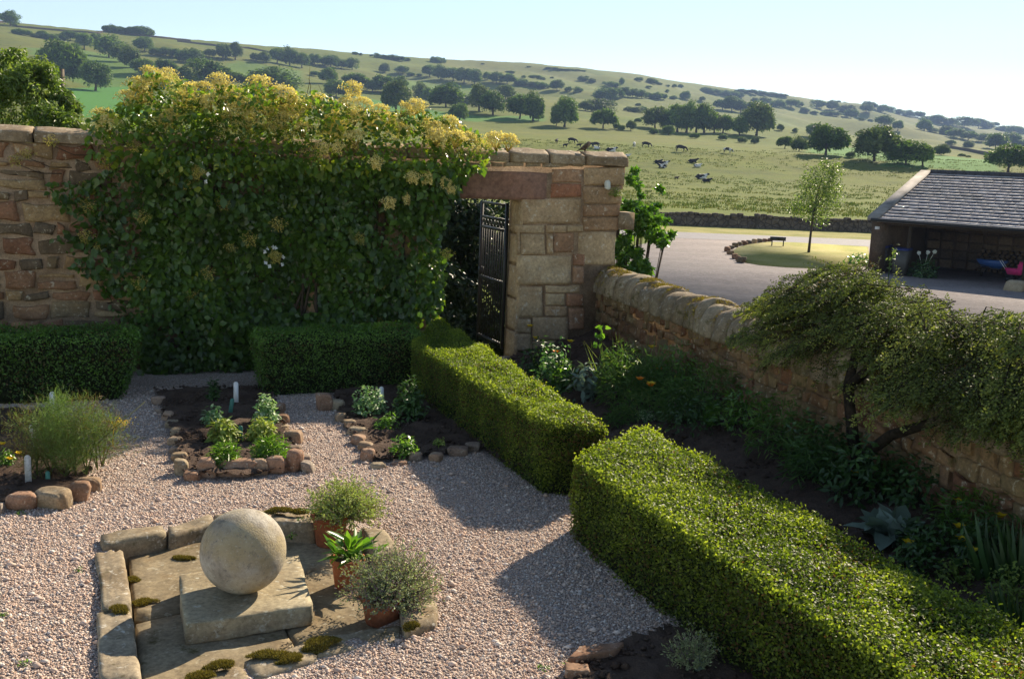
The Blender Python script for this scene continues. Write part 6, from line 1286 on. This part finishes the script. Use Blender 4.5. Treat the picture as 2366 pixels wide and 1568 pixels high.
# ------------------------------------------------------------------ open-fronted slate shed
A = G(2004, 628, DZ); psi = R(38); ex = np.array([math.cos(psi), -math.sin(psi), 0]); ey = np.array([math.sin(psi), math.cos(psi), 0])
aim = ray(2132, 398); tb_ = aim[0] / aim[1]; DL = (tb_ * A[1] - A[0]) / (ey[0] - tb_ * ey[1]); B = A + ey * DL
tz = (B[0]) / aim[0]; zr = CH + tz * aim[2]; ze_ = at_depth(2017, 497, depth(A))[2]
M['shedstone'] = mat_stone('shade_dark_shed_stone', [(0, (.09, .06, .042)), (.5, (.14, .1, .07)), (1, (.2, .15, .105))], 3, stain=.6)  # stone colour darkened to paint in the shade inside the shed
shed = thing('open_shed', 'open-fronted stone shed under a grey slate roof', 'shed', A)
def S(x, y, z): return A + ex * x + ey * y + EZ * (z - DZ)
HE = ze_ - DZ; HR = zr - DZ; print('shed depth', DL, 'eave', HE, 'ridge', HR)
def sbox(mb, x0, x1, y0, y1, z0, z1, t=.5): frame_box(mb, A, ex, ey, EZ, x0, x1, y0, y1, z0, z1, t)
DB = min(DL * .95, 6.0); LEN = 16
sl_ = (HR - HE) / DL
mb = MB(); n_ = 22
hexa(mb, [S(0, 0, DZ), S(.5, 0, DZ), S(.5, DL, DZ), S(0, DL, DZ)], [S(0, 0, DZ + HE - .12), S(.5, 0, DZ + HE - .12), S(.5, DL, DZ + HR - .12), S(0, DL, DZ + HR - .12)], .4)
mb.build('gable_wall', M['shedstone'], shed)
mb = MB(); sbox(mb, .505, LEN, DB, DB + .4, 0, HE + sl_ * DB - .12); 
for i in range(150): stone_face(mb, [S(.6 + (i % 25) * .6 + .02, DB - .01, DZ + (i // 25) * .4 + .02), S(.6 + (i % 25) * .6 + .57, DB - .01, DZ + (i // 25) * .4 + .02), S(.6 + (i % 25) * .6 + .57, DB - .01, DZ + (i // 25) * .4 + .37), S(.6 + (i % 25) * .6 + .02, DB - .01, DZ + (i // 25) * .4 + .37)], -ey, .03, 900 + i)
mb.build('back_wall', M['shedstone'], shed)
k = NT('roof_slate'); pos = k.coords(); n1 = k.noise(pos, 3.5, 5, .7); n2 = k.noise(pos, .7, 3)
c = k.ramp(k.attr(), [(0, (.24, .22, .235)), (.5, (.33, .305, .32)), (1, (.45, .42, .43))]); c = k.mix(k.ramp(n1.outputs[0], [(.45, (0, 0, 0)), (.7, (.55, .55, .55))]), c, (.42, .39, .36)); c = k.mix(k.ramp(n2.outputs[0], [(.5, (0, 0, 0)), (.7, (.5, .5, .5))]), c, (.23, .215, .2))
M['slate'] = k.done(k.bsdf(c, .75, .35, k.bump(n1.outputs[0], .5, .02)))
mb = MB(); r_ = np.random.default_rng(12); rows = 17; y0 = -.35
def RZ(y): return DZ + HE + sl_ * y
hexa(mb, [S(.3, y0, RZ(y0) - .12), S(LEN, y0, RZ(y0) - .12), S(LEN, DL, RZ(DL) - .12), S(.3, DL, RZ(DL) - .12)], [S(.3, y0, RZ(y0) - .04), S(LEN, y0, RZ(y0) - .04), S(LEN, DL, RZ(DL) - .04), S(.3, DL, RZ(DL) - .04)], .1)
for j in range(rows):
    ya = y0 - .03 + (DL - y0) * j / rows; yb = y0 + (DL - y0) * (j + 1.25) / rows; x = .42 - r_.uniform(0, .3)
    yb = min(yb, DL)
    while x < LEN:
        w = r_.uniform(.3, .5); dz = r_.uniform(0, .012); x0, x1 = max(x, .42) + .004, x + w - .004
        if x1 > x0 + .03: hexa(mb, [S(x0, ya, RZ(ya) + .018 + dz), S(x1, ya, RZ(ya) + .018 + dz), S(x1, yb, RZ(yb) - .028), S(x0, yb, RZ(yb) - .028)], [S(x0, ya, RZ(ya) + .045 + dz), S(x1, ya, RZ(ya) + .045 + dz), S(x1, yb, RZ(yb) - .012), S(x0, yb, RZ(yb) - .012)], float(np.clip(r_.normal(.5, .22), 0, 1)))
        x += w
rf = mb.build('roof', M['slate'], shed)
mb = MB(); hexa(mb, [S(.3, DL, RZ(DL) - .12), S(LEN, DL, RZ(DL) - .12), S(LEN, DL * 1.8, RZ(DL * .2) - .12), S(.3, DL * 1.8, RZ(DL * .2) - .12)], [S(.3, DL, RZ(DL) - .03), S(LEN, DL, RZ(DL) - .03), S(LEN, DL * 1.8, RZ(DL * .2) - .03), S(.3, DL * 1.8, RZ(DL * .2) - .03)], .4); mb.build('rear_slope', M['slate'], rf)
mb = MB()
for i in range(32): a0 = .35 + i * .49; hexa(mb, [S(a0, DL - .2, RZ(DL) - .06), S(a0 + .48, DL - .2, RZ(DL) - .06), S(a0 + .48, DL + .2, RZ(DL) - .06), S(a0, DL + .2, RZ(DL) - .06)], [S(a0, DL - .03, RZ(DL) + .14), S(a0 + .48, DL - .03, RZ(DL) + .14), S(a0 + .48, DL + .03, RZ(DL) + .14), S(a0, DL + .03, RZ(DL) + .14)], .1)
mb.build('ridge', mat_plain('ridge_tile', (.06, .058, .065), .7, .3), rf)
mb = MB()
hexa(mb, [S(-.08, -.4, RZ(-.4) - .06), S(.38, -.4, RZ(-.4) - .06), S(.38, DL, RZ(DL) - .06), S(-.08, DL, RZ(DL) - .06)], [S(-.08, -.4, RZ(-.4) + .1), S(.38, -.4, RZ(-.4) + .1), S(.38, DL, RZ(DL) + .1), S(-.08, DL, RZ(DL) + .1)], .4)
mb.build('gable_coping', mat_plain('gable_coping_stone', (.3, .28, .26), .9, .1, .25, 1.5), shed)
mb = MB(); tube(mb, [S(.1, -.46, RZ(-.4) - .02), S(LEN, -.46, RZ(-.4) - .03)], .07, 8); mb.build('gutter', M['iron'], shed)
mb = MB(); sbox(mb, .505, LEN, -.05, .15, HE - .34, HE - .13); mb.build('lintel_beam', M['twig'], shed)
px_ = G(2154, 625, DZ) - A
for i, x in enumerate((float(px_ @ ex), float(px_ @ ex) + 4.4, 13)):
    mb = MB(); tube(mb, [S(x, .05, DZ), S(x, .05, DZ + HE - .35)], .08, 8); mb.build('post', M['twig'], shed)
mb = MB(); abox(mb, S(.25, -.06, DZ + HE - .55), (.16, .1, .12)); mb.build('lamp', M['white'], shed)
# wheelie bins
M['bin'] = mat_plain('bin_plastic', (.03, .03, .032), .5, .4); M['binlid'] = mat_plain('blue_bin_lid', (.02, .035, .14), .5, .4)
def wbin(x, y, label, bodymat):
    c = S(x, y, DZ); o = thing('wheelie_bin', label, 'wheelie bin', c, 'bins in the shed'); f = lambda a, b, z: c + ex * a + ey * b + EZ * z
    mb = MB(); hexa(mb, [f(-.22, -.26, .06), f(.22, -.26, .06), f(.22, .24, .06), f(-.22, .24, .06)], [f(-.29, -.34, 1.02), f(.29, -.34, 1.02), f(.29, .34, 1.02), f(-.29, .34, 1.02)]); mb.build('bin_body', bodymat, o)
    mb = MB(); hexa(mb, [f(-.31, -.37, 1.023), f(.31, -.37, 1.023), f(.31, .38, 1.023), f(-.31, .38, 1.023)], [f(-.27, -.32, 1.09), f(.27, -.32, 1.09), f(.29, .38, 1.13), f(-.29, .38, 1.13)]); ld = mb.build('lid', M['binlid'], o)
    mb = MB(); tube(mb, [f(-.24, .42, 1.0), f(.24, .42, 1.0)], .018, 6); mb.build('handle', M['bin'], o)
    for s in (-.25, .25): mb = MB(); tube(mb, [f(s - .03, .26, .1), f(s + .03, .26, .1)], .1, 12); mb.build('wheel', M['iron'], o)
bq = G(2033, 627, DZ); bq = ((bq - A) @ ex, (bq - A) @ ey); wbin(*bq, 'blue-lidded wheelie bin just inside the shed, against the gable', mat_plain('brown_bin', (.09, .075, .06), .5, .4)); bq = G(2079, 636, DZ); bq = ((bq - A) @ ex, (bq - A) @ ey); wbin(*bq, 'blue-lidded wheelie bin standing in front of the other one', mat_plain('grey_bin', (.075, .07, .06), .5, .4))
# blue wheelbarrow
c = G(2288, 640, DZ); o = thing('wheelbarrow', 'blue wheelbarrow parked inside the open shed', 'wheelbarrow', c); f = lambda a, b, z: c + ex * a + ey * b + EZ * z
mb = MB(); hexa(mb, [f(-.35, -.2, .42), f(.35, -.2, .38), f(.35, .2, .38), f(-.35, .2, .42)], [f(-.55, -.34, .72), f(.6, -.34, .7), f(.6, .34, .7), f(-.55, .34, .72)]); mb.build('tray', mat_plain('blue_steel', (.02, .1, .32), .4, .5), o)
for s in (-.22, .22): mb = MB(); tube(mb, [f(.75, s * .2, .2), f(.2, s, .36), f(-.9, s * 1.2, .62)], .02, 6); mb.build('handle', M['iron'], o)
mb = MB(); tube(mb, [f(.75, -.05, .2), f(.75, .05, .2)], .2, 16); mb.build('wheel', M['iron'], o)
for s in (-.2, .2): mb = MB(); tube(mb, [f(-.25, s, .4), f(-.35, s, .02)], .018, 6); mb.build('leg', M['iron'], o)
# pink doll's pram
c = G(2345, 652, DZ); o = thing('toy_pram', 'bright pink toy pram inside the open shed', 'toy pram', c); f = lambda a, b, z: c + ex * a + ey * b + EZ * z
pk = mat_plain('pink_cloth', (.6, .03, .16), .7, .3)
mb = MB(); hexa(mb, [f(-.28, -.16, .3), f(.2, -.16, .3), f(.2, .16, .3), f(-.28, .16, .3)], [f(-.4, -.2, .55), f(.32, -.2, .55), f(.32, .2, .55), f(-.4, .2, .55)]); mb.build('basket', pk, o)
mb = MB(); V, Fa = ico(3); V = V[:, :]; fa = Fa[(V[Fa].mean(1)[:, 2] > -.05) & (V[Fa].mean(1)[:, 0] > -.15)]; mb.add(f(.12, 0, .55) + (V[:, [0]] * .24) * ex + (V[:, [1]] * .2) * ey + V[:, [2]] * .28 * EZ, [fa]); mb.build('hood', pk, o)
mb = MB(); tube(mb, [f(-.38, -.16, .5), f(-.62, -.16, .82), f(-.62, .16, .82), f(-.38, .16, .5)], .014, 6); mb.build('handle', M['white'], o)
for a in (-.25, .2):
    for s in (-.18, .18): mb = MB(); tube(mb, [f(a, s - .015, .11), f(a, s + .015, .11)], .11, 12); mb.build('wheel', M['iron'], o)
# block, log stack, flowers by the post
mb = MB(); stone(mb, G(2344, 672, DZ), (.7, .45, .42), -psi, 44, block=.3, rough=.05, t=.1); tag(setloc(mb.build('stone_block', M['edging'])), 'pale stone block on the ground in front of the toy pram', 'stone block')
mb = MB(); tube(mb, [(0, -.2, .09), (0, .2, .09)], .09, 7, t=.5); lg = mb.mesh('split_log'); M['log'] = mat_stone('log_end', [(0, (.1, .065, .04)), (1, (.15, .1, .062))], 12); lg.materials.append(M['log'])  # log brown darkened too, part of the painted dimness inside the shed
r_ = np.random.default_rng(3)
for j in range(6):
    for i in range(15):
        if r_.random() < .12 * (j > 3): continue
        o = bpy.data.objects.new('split_log', lg); COL.objects.link(o); o.location = Vector([float(a) for a in S(3.0 + i * .23 + (j % 2) * .11 + r_.uniform(-.02, .02), DB - .3 + r_.uniform(-.06, .06), DZ + j * .165)]); o.rotation_euler.z = -psi
        tag(o, 'split log stacked against the back wall inside the shed', 'log', 'firewood stacked in the shed')
p = G(2132, 640, DZ); plant('peony', 'leafy plant with pale pink flowers by the shed post', 'plant', p, dome(p, .55, .8, 420, .17, .1, mean=.5), 'dark', seed=101)
for i, (a, z) in enumerate([(-.25, .95), (.1, 1.0), (.35, 1.05)]):
    def pf(mb, g, a=a, z=z):
        tube(mb, [p, p + ex * a * .5 + EZ * z * .6, p + ex * a + EZ * z], [.012, .01, .008], 5); n = 26; d_ = norm(g.normal(size=(n, 3))); leaves(mb, T_HEART, p + ex * a + EZ * z + d_ * .05, d_, .09, .08, .5, g=g)
    plant('peony_flower', ['pale pink flower nearest the bins', 'pale pink flower, middle of the three by the post', 'pale pink flower nearest the shed post'][i], 'flower', None, pf, 'whitepetal', 'pink flowers by the shed', seed=110 + i)
p = G(1990, 612, DZ); plant('corner_plant', 'low green plant at the outside corner of the shed', 'plant', p, dome(p, .8, .5, 300, .16, .1, mean=.4), 'bright', seed=120)
p = G(2050, 660, DZ); 
def wand(mb, g):
    p = G(2052, 650, DZ); s = F / depth(p)
    tube(mb, [p, p + EZ * .7, p + EZ * 1.3 + ex * .15], [.02, .015, .008], 5); n = 40; t = g.uniform(.3, 1, n); leaves(mb, T_OVAL, p + np.stack([.15 * t, 0 * t, 1.35 * t], 1) + g.normal(0, .07, (n, 3)), g.normal(size=(n, 3)) + EZ, .14, .07, g.uniform(.3, 1, n), g=g)
plant('tall_weed', 'single tall pale weed in front of the bins', 'weed', p, wand, 'elder', seed=121)

# ------------------------------------------------------------------ air, light, camera
HAZE = True
if HAZE:
    mb = MB(); X0 = 2900
    hexa(mb, [(-X0, -40, -6), (X0, -40, -6), (X0, 2950, -6), (-X0, 2950, -6)], [(-X0, -40, 330), (X0, -40, 330), (X0, 2950, 330), (-X0, 2950, 330)])
    k = NT('haze_air'); v = k.n('VolumePrincipled'); v.inputs['Color'].default_value = (.42, .62, 1, 1); v.inputs['Density'].default_value = HZD; v.inputs['Anisotropy'].default_value = 0
    k.l(v.outputs[0], k.out.inputs['Volume']); tag(mb.build('haze', k.m), 'faint blue summer haze over the valley', None, None, 'stuff')
az, el = R(SUN_AZ), R(SUN_EL)
sd = Vector((math.sin(az) * math.cos(el), math.cos(az) * math.cos(el), math.sin(el)))
sun = bpy.data.lights.new('sun', 'SUN'); sun.energy = SUN_E; sun.angle = R(.5); sun.color = (1, .955, .89)
so = bpy.data.objects.new('sun', sun); COL.objects.link(so); so.rotation_euler = sd.to_track_quat('Z', 'Y').to_euler(); so.location = sd * 60
w = bpy.data.worlds.new('World'); scene.world = w; w.use_nodes = True; nt = w.node_tree; nt.nodes.clear()
sky = nt.nodes.new('ShaderNodeTexSky'); sky.sky_type = 'NISHITA'; sky.sun_disc = False; sky.sun_elevation = el; sky.sun_rotation = az; sky.air_density = .72; sky.dust_density = SKY_DUST; sky.ozone_density = 1.5; sky.altitude = 150
bg = nt.nodes.new('ShaderNodeBackground'); bg.inputs[1].default_value = SKY_S; ow = nt.nodes.new('ShaderNodeOutputWorld'); nt.links.new(sky.outputs[0], bg.inputs[0]); nt.links.new(bg.outputs[0], ow.inputs[0])
cam = bpy.data.cameras.new('camera'); co = bpy.data.objects.new('camera', cam); COL.objects.link(co)
cam.sensor_width = 36; cam.sensor_fit = 'HORIZONTAL'; cam.lens = 36 * F / 2366; cam.clip_start = .1; cam.clip_end = 12000
mt = Matrix([[RT[i], UP[i], -FW[i], CAM[i]] for i in range(3)] + [[0, 0, 0, 1]]); co.matrix_world = mt
scene.camera = co
vs_ = scene.view_settings; vs_.view_transform = 'Standard'; vs_.look = 'None'; vs_.exposure = EXPO; vs_.gamma = 1; vs_.use_curve_mapping = False
vs_.use_white_balance = True; vs_.white_balance_temperature = WBT; vs_.white_balance_tint = 10
cy = scene.cycles; cy.use_denoising = True; cy.max_bounces = 6; cy.diffuse_bounces = 3; cy.glossy_bounces = 2; cy.transmission_bounces = 4; cy.volume_bounces = 0; cy.transparent_max_bounces = 8; cy.sample_clamp_indirect = 6; cy.caustics_reflective = False; cy.caustics_refractive = False
